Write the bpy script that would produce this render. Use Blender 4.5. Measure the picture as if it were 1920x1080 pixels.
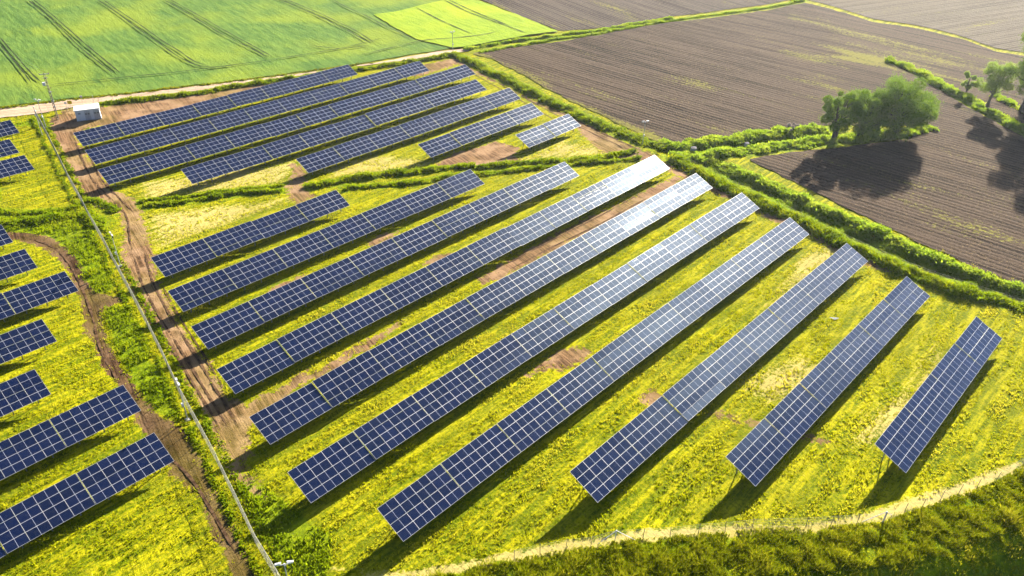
import bpy, math, random
import numpy as np

S = bpy.context.scene
for _o in list(bpy.data.objects):
    bpy.data.objects.remove(_o)
R = math.radians

# ------------------------------------------------------------------ camera
CAM = (1477.23734, 33.40658, 1.79595, 65.29917, 42.48382, 22.71999, 0.13109)
F_PX, PITCH, ROLL, CAM_H, ROW_AZ, TILT, GAP = CAM
cam_d = bpy.data.cameras.new("camera")
cam = bpy.data.objects.new("camera", cam_d)
S.collection.objects.link(cam)
S.camera = cam
cam_d.sensor_fit = 'HORIZONTAL'
cam_d.sensor_width = 36.0
cam_d.lens = 36.0 * F_PX / 1920.0
cam_d.clip_start = 0.5
cam_d.clip_end = 12000.0
import mathutils
from mathutils import Matrix, Vector, Euler
_p, _r = R(PITCH), R(ROLL)
_fw = Vector((0, math.cos(_p), -math.sin(_p)))
_rt = Vector((1, 0, 0))
_up = _rt.cross(_fw)
_rt2 = _rt * math.cos(_r) + _up * math.sin(_r)
_up2 = -_rt * math.sin(_r) + _up * math.cos(_r)
_m = Matrix(((_rt2.x, _up2.x, -_fw.x), (_rt2.y, _up2.y, -_fw.y), (_rt2.z, _up2.z, -_fw.z))).to_4x4()
_m.translation = Vector((0, 0, CAM_H))
cam.matrix_world = _m

# ------------------------------------------------------------------ light
SUN_AZ, SUN_EL = 28.0, 20.0
world = bpy.data.worlds.new("World")
S.world = world
world.use_nodes = True
wn, wl = world.node_tree.nodes, world.node_tree.links
sky = wn.new('ShaderNodeTexSky')
sky.sky_type = 'NISHITA'
sky.sun_disc = False
sky.sun_elevation = R(SUN_EL)
sky.sun_rotation = R(SUN_AZ)
sky.air_density = 0.45
sky.dust_density = 0.5
sky.ozone_density = 2.0
bg = wn['Background']
bg.inputs[1].default_value = 0.05
# unseen bright cloud added to the sky, shaped to put white glare on the panels
tc_ = wn.new('ShaderNodeTexCoord')
def wmath(op, a, b=None, c=None):
    n = wn.new('ShaderNodeMath'); n.operation = op
    for i, v in enumerate((a, b, c)):
        if v is None: continue
        if isinstance(v, (int, float)): n.inputs[i].default_value = v
        else: wl.new(v, n.inputs[i])
    return n.outputs[0]
def glare_cloud_lobe(az, el, r0, r1):
    d = wn.new('ShaderNodeVectorMath'); d.operation = 'DOT_PRODUCT'
    wl.new(tc_.outputs['Generated'], d.inputs[0])
    d.inputs[1].default_value = (math.sin(R(az)) * math.cos(R(el)), math.cos(R(az)) * math.cos(R(el)), math.sin(R(el)))
    m = wn.new('ShaderNodeMapRange'); m.interpolation_type = 'SMOOTHSTEP'
    wl.new(d.outputs['Value'], m.inputs[0])
    m.inputs[1].default_value = math.cos(R(r1)); m.inputs[2].default_value = math.cos(R(r0))
    return m.outputs[0]
wno = wn.new('ShaderNodeTexNoise'); wno.inputs['Scale'].default_value = 8.0; wno.inputs['Detail'].default_value = 5.0
wl.new(tc_.outputs['Generated'], wno.inputs['Vector'])
wr = wn.new('ShaderNodeMapRange'); wl.new(wno.outputs[0], wr.inputs[0])
wr.inputs[1].default_value = 0.42; wr.inputs[2].default_value = 0.62
lobe = glare_cloud_lobe(37.5, 38.5, 2.0, 5.5)
lobe2 = glare_cloud_lobe(44, 38.0, 4, 18)
cl = wmath('MAXIMUM', lobe, wmath('MULTIPLY', lobe2, wmath('ADD', wmath('MULTIPLY', wr.outputs[0], 0.30), 0.14)))
wmix = wn.new('ShaderNodeMix'); wmix.data_type = 'RGBA'
wl.new(cl, wmix.inputs['Factor'])
wl.new(sky.outputs[0], wmix.inputs['A'])
wmix.inputs['B'].default_value = (34.0, 32.6, 31.0, 1)
wl.new(wmix.outputs['Result'], bg.inputs[0])

sun_d = bpy.data.lights.new("sun", 'SUN')
sun_d.energy = 5.0
sun_d.angle = R(0.6)
sun_d.color = (1.0, 0.90, 0.74)
sun = bpy.data.objects.new("sun", sun_d)
S.collection.objects.link(sun)
_sd = Vector((math.sin(R(SUN_AZ)) * math.cos(R(SUN_EL)), math.cos(R(SUN_AZ)) * math.cos(R(SUN_EL)), math.sin(R(SUN_EL))))
sun.rotation_euler = _sd.to_track_quat('Z', 'Y').to_euler()

S.view_settings.view_transform = 'Standard'
S.view_settings.look = 'None'
S.view_settings.exposure = 2.85
S.view_settings.gamma = 1.0
S.cycles.max_bounces = 5
S.cycles.diffuse_bounces = 2
S.cycles.glossy_bounces = 3
S.cycles.transparent_max_bounces = 6
S.cycles.volume_bounces = 0

# ------------------------------------------------------------------ surveyed plan (metres, camera foot at the origin)
TC = (1.32, -1.2478, 0.2982, -0.0868, -0.0287, -0.1209, 0.3375, 0.0285, 0.2367)
ROWS = [(-86.9, 146.16, 32, 0.0, 'long solar row nearest the dirt road, its left end beside the white kiosk'), (-80.67, 138.01, 40, 0.0, 'second solar row down from the dirt road, left end on bare soil below the kiosk'), (-74.34, 129.53, 44, 0.0, 'third solar row down from the dirt road, its right end near the far corner'), (-59.44, 130.77, 36, 0.0, 'fourth solar row down from the dirt road, its left end set back over yellow grass'), (-39.56, 137.16, 28, 0.0, 'fifth solar row down from the dirt road, left end above the bare ditch crossing'), (-17.01, 145.78, 16, 0.0, 'sixth solar row down from the dirt road, of medium length'), (2.59, 151.47, 8, 0.0, 'shortest solar row, standing alone at the top right with bare soil around it'), (-52.07, 98.69, 16, 0.0, 'short solar row just below the grassy ditch, its left end beside the brown path'), (-45.97, 89.66, 28, 0.0, 'solar row second below the grassy ditch, whose right end touches the ditch grass'), (-39.59, 81.18, 36, 0.0, 'solar row third below the grassy ditch, ending at the right just below the ditch grass'), (-33.25, 72.37, 44, 0.0, 'solar row fourth below the grassy ditch, strongest white glare at its right end'), (-26.64, 63.84, 44, 0.0, 'solar row fifth below the grassy ditch, long bare strip along its upper edge'), (-20.08, 55.4, 44, 0.0, 'solar row sixth below the grassy ditch, left end on grass beside the wire fence'), (-9.88, 50.66, 41, 0.0, 'solar row at the bottom centre whose left corner reaches lowest in the picture'), (9.57, 56.03, 32, 0.0, 'solar row directly right of the bottom centre row, third from the right'), (26.5, 58.66, 24, 0.0, 'blue solar row second from the right, near the curved wire fence'), (43.26, 60.9, 16, 0.0, 'bright blue solar row farthest right, standing alone above the curved wire fence')]
LROWS = [(-113.94, 138.92, 8, 0.0, 'topmost solar row left of the long fence, cut by the picture edge'), (-108.99, 129.57, 8, -0.01, 'second solar row from the top, left of the long fence'), (-102.08, 122.17, 8, -0.0, 'third solar row from the top, left of the long fence, above the leafy bank'), (-85.62, 101.54, 4, 0.05, 'tiny corner of a solar row at the left edge, just below the leafy bank'), (-83.68, 87.97, 8, -0.01, 'second solar row below the leafy bank, left of the dark curved path'), (-74.59, 82.03, 8, -0.01, 'solar row reaching closest to the bend of the dark curved path'), (-71.55, 69.75, 8, 0.04, 'solar row left of the fence, fourth below the leafy bank'), (-61.13, 65.42, 4, 0.05, 'short end of a solar row at the left edge, third from the bottom left'), (-60.63, 50.29, 12, -0.02, 'second solar row from the bottom left, ending at the dark soil patch'), (-59.4, 35.92, 16, -0.03, 'bottom left solar row, nearest to the camera on the left of the fence')]
track_top = [(-120.53, 163.41), (-115.55, 167.06), (-110.05, 170.2), (-104.21, 173.09), (-91.86, 178.63), (-79.38, 185.78), (-66.54, 192.89), (-51.73, 201.58), (-39.1, 209.21), (-28.6, 217.25), (-20.16, 222.35), (-16.07, 224.14)]
track_bot = [(-117.89, 158.95), (-112.48, 161.57), (-105.14, 165.36), (-100.99, 168.98), (-95.8, 172.12), (-90.61, 175.65), (-77.76, 183.03), (-65.94, 190.79), (-54.34, 197.89), (-44.79, 205.23), (-30.9, 212.28), (-17.76, 220.5), (-14.13, 222.22)]
crop = [(-149.48, 149.58), (-120.89, 164.01), (-116.08, 168.01), (-106.72, 173.21), (-92.15, 179.3), (-79.76, 186.86), (-66.82, 193.85), (-52.01, 202.85), (-39.32, 210.57), (-28.77, 218.71), (-19.54, 223.92), (-15.84, 225.18), (2.41, 237.89), (11.62, 242.42), (-1.04, 260.94), (-14.99, 279.85), (-59.86, 335.67), (-195.68, 464.08), (-342.59, 279.35)]
bright = [(-47.06, 257.68), (-40.82, 261.8), (-33.21, 270.95), (-25.9, 278.96), (-22.03, 288.5), (-14.99, 279.85), (-1.04, 260.94), (11.62, 242.42), (2.41, 237.89), (-15.84, 225.18), (-18.79, 223.97), (-24.46, 227.72), (-30.36, 232.05), (-37.14, 241.55)]
plough_top = [(-13.16, 279.97), (-0.18, 260.98), (12.13, 243.3), (20.38, 245.76), (33.86, 249.93), (44.96, 258.51), (55.86, 262.74), (67.16, 267.63), (82.59, 273.73), (93.25, 280.28), (121.88, 305.35), (80.02, 401.72), (-24.41, 294.71)]
plough_far = [(96.9, 280.39), (103.22, 271.76), (111.62, 256.04), (122.79, 250.52), (131.35, 240.34), (136.06, 227.39), (142.93, 224.56), (160.57, 210.73), (249.86, 269.09), (185.92, 416.13), (112.25, 299.8)]
plough_mid = [(-14.01, 220.23), (-2.16, 225.86), (13.35, 233.17), (29.93, 243.39), (45.82, 252.77), (59.98, 257.33), (80.68, 266.16), (95.33, 275.05), (101.82, 267.4), (110.41, 252.76), (121.23, 246.73), (129.73, 236.82), (134.46, 224.18), (140.99, 220.9), (154.81, 201.54), (130.04, 161.81), (113.68, 168.98), (110.1, 177.47), (107.34, 187.75), (104.21, 198.85), (101.95, 210.32), (100.46, 215.77), (98.59, 212.75), (101.19, 204.89), (103.07, 192.95), (104.8, 182.17), (106.63, 172.87), (109.22, 161.61), (117.68, 142.15), (95.92, 85.0), (77.55, 100.58), (72.73, 106.4), (66.08, 116.72), (60.43, 126.15), (53.99, 136.58), (49.84, 143.96), (46.75, 148.68), (56.35, 152.29), (68.21, 155.11), (80.58, 158.52), (90.57, 164.1), (91.26, 166.55), (86.29, 167.24), (74.74, 167.7), (60.3, 166.56), (43.39, 158.59), (31.86, 157.33), (28.21, 159.68), (21.72, 170.06), (13.26, 182.14), (5.12, 195.44), (-1.83, 206.67), (-7.85, 215.67)]
path_main = [(-101.93, 161.83), (-97.52, 153.79), (-91.18, 144.81), (-84.23, 135.5), (-78.12, 126.26), (-74.38, 122.95), (-71.02, 121.75), (-68.25, 120.32), (-64.65, 112.86), (-62.74, 107.65), (-60.63, 102.79), (-57.7, 98.27), (-53.89, 93.36), (-49.37, 87.52), (-45.44, 82.14), (-41.82, 77.19), (-38.29, 72.62), (-35.26, 68.39), (-32.38, 64.03), (-30.14, 61.76), (-28.81, 63.27), (-30.41, 67.59), (-28.74, 69.47), (-26.39, 75.47), (-25.09, 77.09), (-26.15, 78.7), (-28.92, 74.89), (-30.99, 72.81), (-32.17, 71.3), (-34.9, 73.71), (-37.63, 77.3), (-40.12, 81.14), (-42.91, 84.0), (-46.55, 88.9), (-49.34, 92.84), (-52.38, 97.01), (-55.42, 103.04), (-58.3, 108.75), (-62.7, 116.73), (-65.59, 121.51), (-68.65, 126.12), (-72.55, 128.9), (-74.74, 130.07), (-77.9, 134.9), (-80.46, 138.3), (-84.67, 142.93), (-89.18, 149.1), (-92.75, 154.3), (-91.95, 157.35), (-86.32, 162.71), (-77.53, 170.36), (-69.56, 179.39), (-59.46, 188.88), (-48.41, 198.97), (-56.04, 196.45), (-65.39, 188.91), (-76.9, 180.58), (-88.64, 173.88), (-94.36, 170.27), (-95.21, 169.48), (-101.68, 167.93)]
path_left = [(-88.19, 113.48), (-83.45, 112.91), (-79.94, 112.98), (-76.14, 111.6), (-71.99, 108.51), (-67.86, 104.04), (-64.34, 98.72), (-61.42, 95.89), (-58.27, 95.02), (-55.74, 93.71), (-57.29, 92.81), (-58.75, 91.78), (-57.26, 88.52), (-54.57, 84.22), (-50.53, 79.12), (-46.47, 74.42), (-42.4, 70.08), (-39.46, 68.28), (-37.24, 66.53), (-34.79, 63.13), (-32.61, 59.95), (-29.58, 55.52), (-26.38, 51.47), (-23.54, 47.21), (-21.41, 43.22), (-22.86, 43.19), (-25.57, 47.17), (-29.26, 52.07), (-32.48, 56.91), (-34.4, 58.74), (-36.44, 59.86), (-38.98, 63.04), (-43.03, 67.28), (-45.27, 70.48), (-49.56, 75.37), (-52.09, 77.97), (-55.32, 82.4), (-58.71, 86.54), (-61.38, 91.68), (-64.13, 95.77), (-68.58, 101.6), (-72.98, 106.23), (-76.92, 108.89), (-81.18, 110.37), (-86.49, 110.53)]
east_strip = [(-33.01, 201.74), (-24.86, 209.96), (-17.39, 215.63), (-13.21, 207.51), (-8.66, 201.15), (-2.93, 193.18), (3.71, 183.77), (11.07, 174.97), (16.67, 166.71), (22.36, 158.4), (27.75, 151.8), (31.31, 145.07), (37.06, 137.59), (40.98, 130.22), (44.12, 125.3), (48.0, 122.27), (50.4, 117.98), (53.51, 113.76), (55.22, 111.12), (57.54, 108.08), (60.22, 104.22), (56.8, 106.08), (53.88, 109.71), (51.04, 114.26), (48.99, 119.31), (44.38, 122.62), (41.78, 127.39), (37.14, 132.88), (33.2, 138.75), (29.32, 143.74), (25.05, 147.64), (19.79, 148.91), (16.95, 154.48), (14.03, 161.91), (12.67, 169.91), (7.4, 176.63), (2.42, 183.73), (-1.56, 191.25), (-7.11, 197.06), (-11.54, 203.17), (-16.28, 210.52), (-21.48, 204.79), (-25.18, 200.2), (-29.29, 199.9)]
patchKL = [(-5.36, 101.59), (-2.61, 104.86), (2.4, 110.95), (8.8, 118.56), (17.78, 126.98), (27.9, 137.46), (32.07, 141.22), (30.76, 136.3), (22.45, 126.0), (14.28, 118.68), (7.63, 111.08), (1.98, 105.8), (-1.69, 101.68), (-4.47, 100.06)]
patch1 = [(-45.62, 144.97), (-42.36, 142.56), (-40.14, 137.65), (-40.29, 134.02), (-36.76, 129.6), (-38.87, 126.19), (-41.32, 128.26), (-43.07, 133.87), (-42.98, 138.72)]
patch2 = [(-16.18, 144.4), (-12.96, 150.78), (-8.74, 153.79), (-4.41, 157.76), (0.75, 154.1), (-0.86, 149.8), (1.88, 147.14), (-0.8, 146.53), (-7.16, 144.73), (-11.27, 142.76)]
patch3 = [(2.05, 78.25), (3.78, 80.51), (7.04, 84.07), (9.56, 84.37), (11.3, 83.57), (9.73, 81.21), (7.22, 79.46), (5.15, 79.64), (2.73, 77.94)]
patch4 = [(16.21, 74.15), (17.42, 75.92), (18.69, 75.43), (18.8, 73.9), (17.66, 72.68), (16.36, 72.66)]
patch5 = [(-24.15, 113.25), (-22.32, 115.74), (-19.98, 116.39), (-20.26, 113.93), (-22.53, 111.49), (-24.07, 111.79)]
patch6 = [(-14.44, 105.86), (-12.2, 108.81), (-9.66, 109.4), (-9.95, 107.67), (-12.71, 105.41)]
patch7 = [(-36.42, 96.87), (-35.44, 99.15), (-32.11, 102.05), (-30.88, 102.09), (-32.43, 100.01), (-34.25, 97.68), (-35.51, 95.88)]
patch8 = [(-25.81, 77.29), (-24.43, 78.74), (-22.37, 82.2), (-17.51, 87.45), (-14.95, 90.51), (-16.64, 86.59), (-19.65, 82.86), (-22.95, 78.23), (-24.63, 76.57)]
patch9 = [(23.51, 71.06), (25.24, 71.77), (28.52, 70.69), (30.83, 69.81), (33.11, 68.93), (37.41, 66.79), (36.6, 66.16), (32.81, 67.84), (30.04, 69.14), (25.91, 70.36)]
patch10 = [(-31.01, 60.77), (-30.61, 63.23), (-28.67, 60.82), (-27.05, 59.29), (-25.27, 57.06), (-25.73, 56.68), (-27.8, 58.89), (-29.35, 59.24)]
dry1 = [(29.92, 76.7), (33.45, 80.01), (38.26, 82.38), (41.75, 80.19), (38.67, 76.89), (34.59, 74.23), (31.17, 73.66)]
dry2 = [(46.06, 109.22), (57.12, 116.58), (57.42, 107.74), (49.06, 102.74), (39.27, 91.04), (29.55, 81.05), (26.54, 79.87), (34.11, 88.34)]
dry3 = [(45.88, 72.99), (51.48, 77.17), (57.64, 85.15), (57.87, 79.46), (46.22, 67.43), (39.72, 66.41)]
dry4 = [(-17.67, 48.35), (-9.37, 47.9), (-2.3, 49.69), (6.11, 51.77), (13.71, 53.24), (21.95, 54.09), (30.11, 54.26), (39.08, 56.54), (49.17, 60.48), (60.32, 65.18), (59.77, 64.16), (48.47, 58.95), (38.68, 55.48), (29.82, 53.23), (21.74, 53.07), (13.59, 52.24), (6.07, 50.8), (-2.25, 48.64), (-8.25, 47.15)]
dry5 = [(-69.65, 133.24), (-56.52, 139.07), (-43.51, 145.11), (-44.07, 135.0), (-55.8, 130.78), (-66.96, 126.68)]
dry6 = [(-39.18, 140.19), (-29.13, 148.65), (-15.86, 146.54), (-19.82, 143.72), (-29.46, 138.2)]
dry7 = [(-63.55, 120.63), (-44.86, 126.97), (-39.4, 128.35), (-49.49, 117.47), (-57.37, 109.67)]
dry8 = [(-0.81, 147.07), (10.36, 157.28), (23.35, 151.74), (10.07, 150.09)]
lush1 = [(-59.37, 93.14), (-55.53, 92.33), (-40.21, 71.1), (-38.86, 69.23), (-41.57, 69.63), (-45.93, 73.93), (-52.72, 82.49)]
lush2 = [(-89.82, 157.64), (-105.49, 161.53), (-110.02, 157.18), (-88.51, 118.79), (-76.18, 121.78), (-69.57, 112.56), (-59.02, 96.73), (-61.86, 95.15), (-68.51, 104.0), (-76.84, 112.1), (-83.74, 113.44), (-90.52, 112.93), (-117.37, 158.08)]
lush3 = [(-30.09, 61.59), (-27.05, 59.29), (-17.47, 52.3), (-16.43, 47.35), (-20.49, 47.27), (-26.32, 54.87)]
plough_edge = [(-12.46, 219.32), (-1.81, 205.78), (13.23, 181.41), (21.63, 169.07), (28.05, 158.47)]
bank_br_hi = [(1.04, 49.69), (3.58, 50.39), (6.12, 51.01), (8.64, 51.44), (11.11, 52.27), (13.94, 52.52), (16.7, 52.77), (19.6, 53.22), (22.36, 53.48), (25.18, 53.94), (30.71, 54.26), (33.36, 54.51), (36.1, 54.78), (38.94, 55.04), (41.56, 56.35), (43.64, 57.03), (46.11, 58.17), (48.45, 59.1), (50.78, 59.94), (53.35, 61.02), (57.7, 63.62), (63.98, 67.41)]
bank_br_lo = [(11.63, 43.84), (17.86, 46.19), (24.84, 48.32), (31.69, 49.06), (35.95, 49.52), (39.3, 50.21), (44.05, 51.58), (48.56, 53.31), (53.05, 54.76), (57.89, 56.62)]
fence_left = [(-105.13, 162.75), (-98.79, 154.14), (-89.78, 141.63), (-83.92, 133.36), (-77.02, 124.11), (-72.77, 118.09), (-67.06, 110.55), (-61.42, 102.7), (-54.52, 93.23), (-49.63, 86.43), (-44.7, 79.43), (-40.53, 73.2), (-35.79, 66.84), (-32.28, 62.03), (-27.84, 55.67), (-24.36, 50.56), (-20.98, 46.35), (-18.21, 42.6)]
STRIPS = [('tall_grass', '', [(-95.53, 171.8), (-90.06, 174.35), (-77.15, 181.27), (-65.61, 189.66), (-54.62, 196.21), (-44.34, 202.84), (-30.6, 209.98), (-18.35, 218.49)], 1.3, 0.8, 9, 'lush'), ('tall_grass', '', [(-18.35, 218.49), (-13.58, 213.47), (-5.92, 202.13), (0.41, 193.29), (7.54, 182.75), (12.95, 175.7), (17.98, 168.35), (23.31, 162.07), (27.83, 156.69), (30.79, 153.83)], 1.7, 0.9, 9, 'lush'), ('tall_grass', '', [(31.04, 155.56), (37.4, 156.78), (45.66, 158.6), (53.2, 161.62), (61.92, 164.05), (67.5, 165.25)], 2.4, 0.9, 9, 'leafy'), ('tall_grass', '', [(32.15, 150.47), (38.64, 151.36), (47.84, 153.39), (56.33, 156.27), (64.86, 158.6), (72.01, 159.75), (79.67, 162.09)], 2.2, 0.9, 9, 'leafy'), ('tall_grass', '', [(32.26, 149.09), (36.74, 141.28), (41.36, 134.09), (44.93, 128.51), (49.21, 123.3), (52.21, 118.01), (55.72, 112.54), (60.35, 106.64), (65.12, 102.28), (70.62, 98.65), (75.09, 95.2), (78.58, 91.92)], 1.9, 1.1, 9, 'lush'), ('tall_grass', '', [(36.2, 149.96), (42.65, 144.67), (47.23, 137.71), (51.47, 131.25), (55.48, 125.46), (59.94, 119.48), (64.74, 113.41), (68.76, 106.8), (73.29, 102.46), (77.0, 98.8), (80.53, 95.34)], 1.7, 0.9, 8, 'leafy'), ('tall_grass', '', [(38.78, 146.47), (44.18, 137.67), (49.75, 128.58), (54.91, 120.78), (60.35, 113.33), (65.18, 106.24), (71.06, 101.19), (76.07, 97.05)], 2.6, 0.75, 9, 'leafy'), ('tall_grass', '', [(-65.77, 123.77), (-60.69, 125.38), (-54.84, 127.93), (-49.65, 130.03), (-43.22, 131.77)], 0.8, 0.7, 10, 'lush'), ('tall_grass', '', [(-67.19, 125.37), (-61.32, 127.07), (-55.51, 129.89), (-50.19, 131.82), (-43.4, 133.62)], 0.5, 0.6, 9, 'lush'), ('tall_grass', '', [(-39.02, 132.92), (-33.15, 136.07), (-27.49, 138.79), (-21.53, 140.56), (-12.38, 143.5), (-8.2, 144.43)], 1.1, 0.9, 10, 'lush'), ('tall_grass', '', [(-31.5, 132.83), (-26.74, 134.22), (-18.92, 136.22), (-9.99, 139.5), (-1.78, 142.3), (7.73, 144.63), (17.47, 146.97), (25.21, 149.0)], 0.9, 0.7, 10, 'lush'), ('tall_grass', '', [(-7.59, 142.89), (-0.78, 145.46), (7.79, 146.76), (14.33, 148.26), (19.86, 149.74), (24.76, 152.61)], 1.0, 0.8, 10, 'lush'), ('tall_grass', '', [(-88.37, 115.33), (-83.49, 116.28), (-79.81, 117.91), (-75.06, 119.44), (-69.93, 116.28)], 1.6, 0.8, 8, 'lush'), ('tall_grass', '', [(-90.8, 119.59), (-83.44, 119.6), (-78.69, 121.18), (-76.66, 122.78)], 1.0, 0.6, 7, 'lush'), ('tall_grass', '', [(-76.53, 125.53), (-72.83, 123.69), (-69.4, 121.25)], 1.0, 0.7, 8, 'lush'), ('tall_grass', '', [(-15.7, 223.14), (-5.34, 230.46), (3.98, 235.15), (13.62, 239.86), (23.47, 243.41), (33.92, 250.54), (48.14, 257.13)], 0.9, 0.7, 7, 'leafy'), ('tall_grass', '', [(-11.05, 220.89), (-2.18, 226.9), (10.26, 234.21), (23.26, 240.52), (37.08, 249.27), (55.07, 258.18), (81.54, 269.56), (96.22, 278.08)], 0.9, 0.6, 7, 'leafy'), ('tall_grass', '', [(99.79, 212.87), (103.16, 202.91), (106.0, 190.58), (107.91, 180.69), (109.76, 171.83), (111.14, 164.16), (112.95, 152.04)], 1.5, 1.2, 9, 'leafy'), ('tall_grass', '', [(114.91, 187.33), (117.88, 178.13), (120.33, 167.04)], 1.6, 0.8, 7, 'leafy'), ('tall_grass', '', [(72.01, 159.75), (79.45, 161.49), (87.36, 164.13), (90.87, 165.63)], 2.0, 1.0, 8, 'leafy'), ('tall_grass', '', [(-117.47, 166.25), (-110.05, 170.2), (-104.21, 173.09), (-91.86, 178.63), (-79.51, 186.14), (-66.6, 193.08), (-51.82, 202.0), (-39.17, 209.66)], 0.8, 0.45, 5, 'dry')]
TRAM = [[(-139.92, 210.79), (-129.93, 199.06), (-122.2, 189.64), (-116.5, 182.53)], [(-143.57, 217.31), (-133.77, 205.45), (-124.14, 193.95), (-116.67, 185.33), (-113.76, 182.78)], [(-157.8, 258.33), (-141.09, 239.28), (-129.58, 224.83), (-118.29, 210.65), (-109.35, 200.54), (-100.77, 191.15)], [(-156.0, 258.56), (-142.54, 242.94), (-130.78, 228.83), (-118.3, 213.72), (-107.61, 201.27), (-99.01, 191.31)], [(-136.64, 261.03), (-123.64, 246.01), (-112.6, 232.32), (-100.17, 217.56), (-91.04, 206.84), (-84.16, 200.32), (-79.12, 198.59), (-74.24, 201.54), (-69.54, 205.66)], [(-135.01, 261.24), (-123.51, 247.61), (-111.68, 233.86), (-98.4, 217.75), (-91.26, 210.33), (-85.08, 202.92), (-81.01, 200.14), (-78.97, 200.18)], [(-116.34, 263.63), (-103.25, 248.47), (-87.15, 229.45), (-72.03, 214.3), (-66.92, 208.95)], [(-114.27, 263.89), (-102.11, 249.89), (-86.38, 231.84), (-72.97, 217.58), (-68.61, 212.45), (-65.79, 210.05)], [(-63.39, 273.76), (-56.85, 264.26), (-49.23, 255.43), (-40.65, 243.37), (-31.08, 231.58)], [(-99.93, 276.8), (-80.15, 270.21), (-62.79, 251.71), (-49.27, 235.11), (-42.47, 225.12)], [(-97.32, 277.14), (-78.06, 270.69), (-62.49, 254.16), (-49.01, 237.98), (-41.27, 225.9)], [(-34.55, 267.3), (-25.25, 252.53), (-17.83, 242.49), (-13.86, 237.01)], [(-26.58, 278.9), (-17.59, 263.7), (-10.24, 254.37), (-3.33, 246.24), (2.01, 239.16)], [(-24.99, 279.04), (-16.89, 266.3), (-8.55, 254.46), (-2.51, 246.28)], [(-43.6, 214.38), (-37.31, 221.18), (-27.15, 231.24), (-19.52, 233.18), (-9.92, 237.65), (-6.47, 241.69)], [(-111.78, 182.03), (-100.51, 186.82), (-87.4, 193.39), (-78.57, 198.99), (-66.44, 207.17), (-49.84, 220.04), (-39.67, 231.68)], [(-59.68, 222.26), (-53.54, 219.94), (-48.33, 219.97), (-40.98, 225.28)]]
RUTS = [[(-91.21, 151.08), (-85.1, 141.6), (-79.6, 133.56), (-73.21, 126.65), (-67.35, 120.38), (-61.24, 107.73)], [(-89.45, 151.3), (-83.4, 141.77), (-77.96, 133.71), (-71.63, 126.77), (-65.81, 120.48)], [(-60.98, 107.74), (-55.73, 98.36), (-49.63, 89.85), (-43.26, 81.62), (-37.33, 73.65), (-32.71, 67.53)], [(-59.22, 107.84), (-54.07, 98.43), (-48.06, 89.9), (-41.79, 81.67), (-35.95, 73.69), (-31.4, 67.56)], [(-52.8, 98.48), (-46.87, 89.95), (-40.67, 81.7), (-34.9, 73.71)], [(-56.91, 98.31), (-50.75, 89.81), (-44.31, 81.59), (-38.31, 73.62), (-33.65, 67.51)], [(-11.72, 206.24), (-1.54, 190.08), (8.58, 174.22), (17.46, 161.36), (25.45, 150.93)], [(-10.35, 207.2), (0.04, 190.91), (10.09, 175.29), (18.95, 162.62), (26.9, 152.07)], [(-14.26, 206.11), (-5.61, 193.08), (4.91, 176.57), (13.99, 161.29)], [(-0.1, 104.92), (6.79, 112.31), (15.35, 120.69), (25.09, 131.55)], [(-0.97, 106.22), (5.95, 113.75), (14.58, 122.7), (24.39, 133.83)], [(-80.99, 111.63), (-75.09, 109.53), (-69.33, 103.96), (-64.78, 97.95), (-59.49, 90.4), (-54.83, 82.42), (-48.67, 74.87), (-42.28, 68.21)], [(-40.07, 64.28), (-35.1, 60.68), (-30.18, 54.79), (-25.6, 48.93)], [(-116.41, 164.4), (-108.55, 167.34), (-101.77, 170.58), (-91.03, 176.64), (-78.26, 184.44), (-66.27, 191.93), (-51.36, 199.9)], [(-115.2, 162.28), (-107.57, 165.47), (-101.14, 169.3), (-90.61, 175.65), (-77.89, 183.38), (-66.05, 191.17)]]
POLES = {'utility': (-100.15, 161.98, 10.05), 'cam1': (-38.06, 68.92, 5.75), 'cam2': (-61.15, 103.41, 5.65), 'cam3': (-100.4, 157.38, 6.1), 'cam4': (26.66, 156.38, 5.15), 'cam5': (-18.66, 220.44, 5.75), 'corner': (-98.95, 153.1, 6.25), 'hut': (-95.56, 161.25, 2.45), 'tree_big': (81.6, 160.58, 13.0), 'tree_l': (69.36, 158.58, 10.8), 't_r1': (109.84, 189.81, 4.55), 't_r2': (110.57, 180.23, 9.7), 'cam6': (-19.24, 44.08, 6.25), 'sign': (-100.68, 167.36, 1.95), 'sign2': (-99.11, 167.83, 2.0), 'post3': (-97.0, 172.35, 1.4), 'blossom': (60.24, 163.44, 2.0), 'culvert': (36.69, 152.75, 1.35), 'culv2': (48.44, 155.97, 1.0), 'braceA': (11.12, 52.26, 1.2), 'braceB': (38.85, 55.06, 1.5)}
PTS = {'hutL': (-95.56, 161.25), 'hutR': (-91.29, 163.43), 'hutBL': (-98.56, 164.96), 'utshadow': (-101.65, 159.69), 'sh_r': (95.01, 140.49), 'sh_tl': (-127.19, 258.07), 'off1': (120.63, 168.61), 'off2': (123.09, 178.57), 'puddle': (45.98, 91.84), 'tr3': (122.71, 183.72), 'br1': (11.12, 52.26), 'br1a': (9.68, 51.97), 'br1b': (13.27, 52.24), 'br2': (38.85, 55.06), 'br2a': (37.22, 55.37), 'br2b': (40.22, 56.07), 'wireA': (-147.28, 223.92), 'wireB': (-141.91, 260.36), 'wireC': (-145.58, 220.89)}
PLOUGH1 = -0.7678
PLOUGH2 = -1.0034
PLOUGH3 = 0.4992


rng = np.random.default_rng(11)
rnd = random.Random(5)

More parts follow.
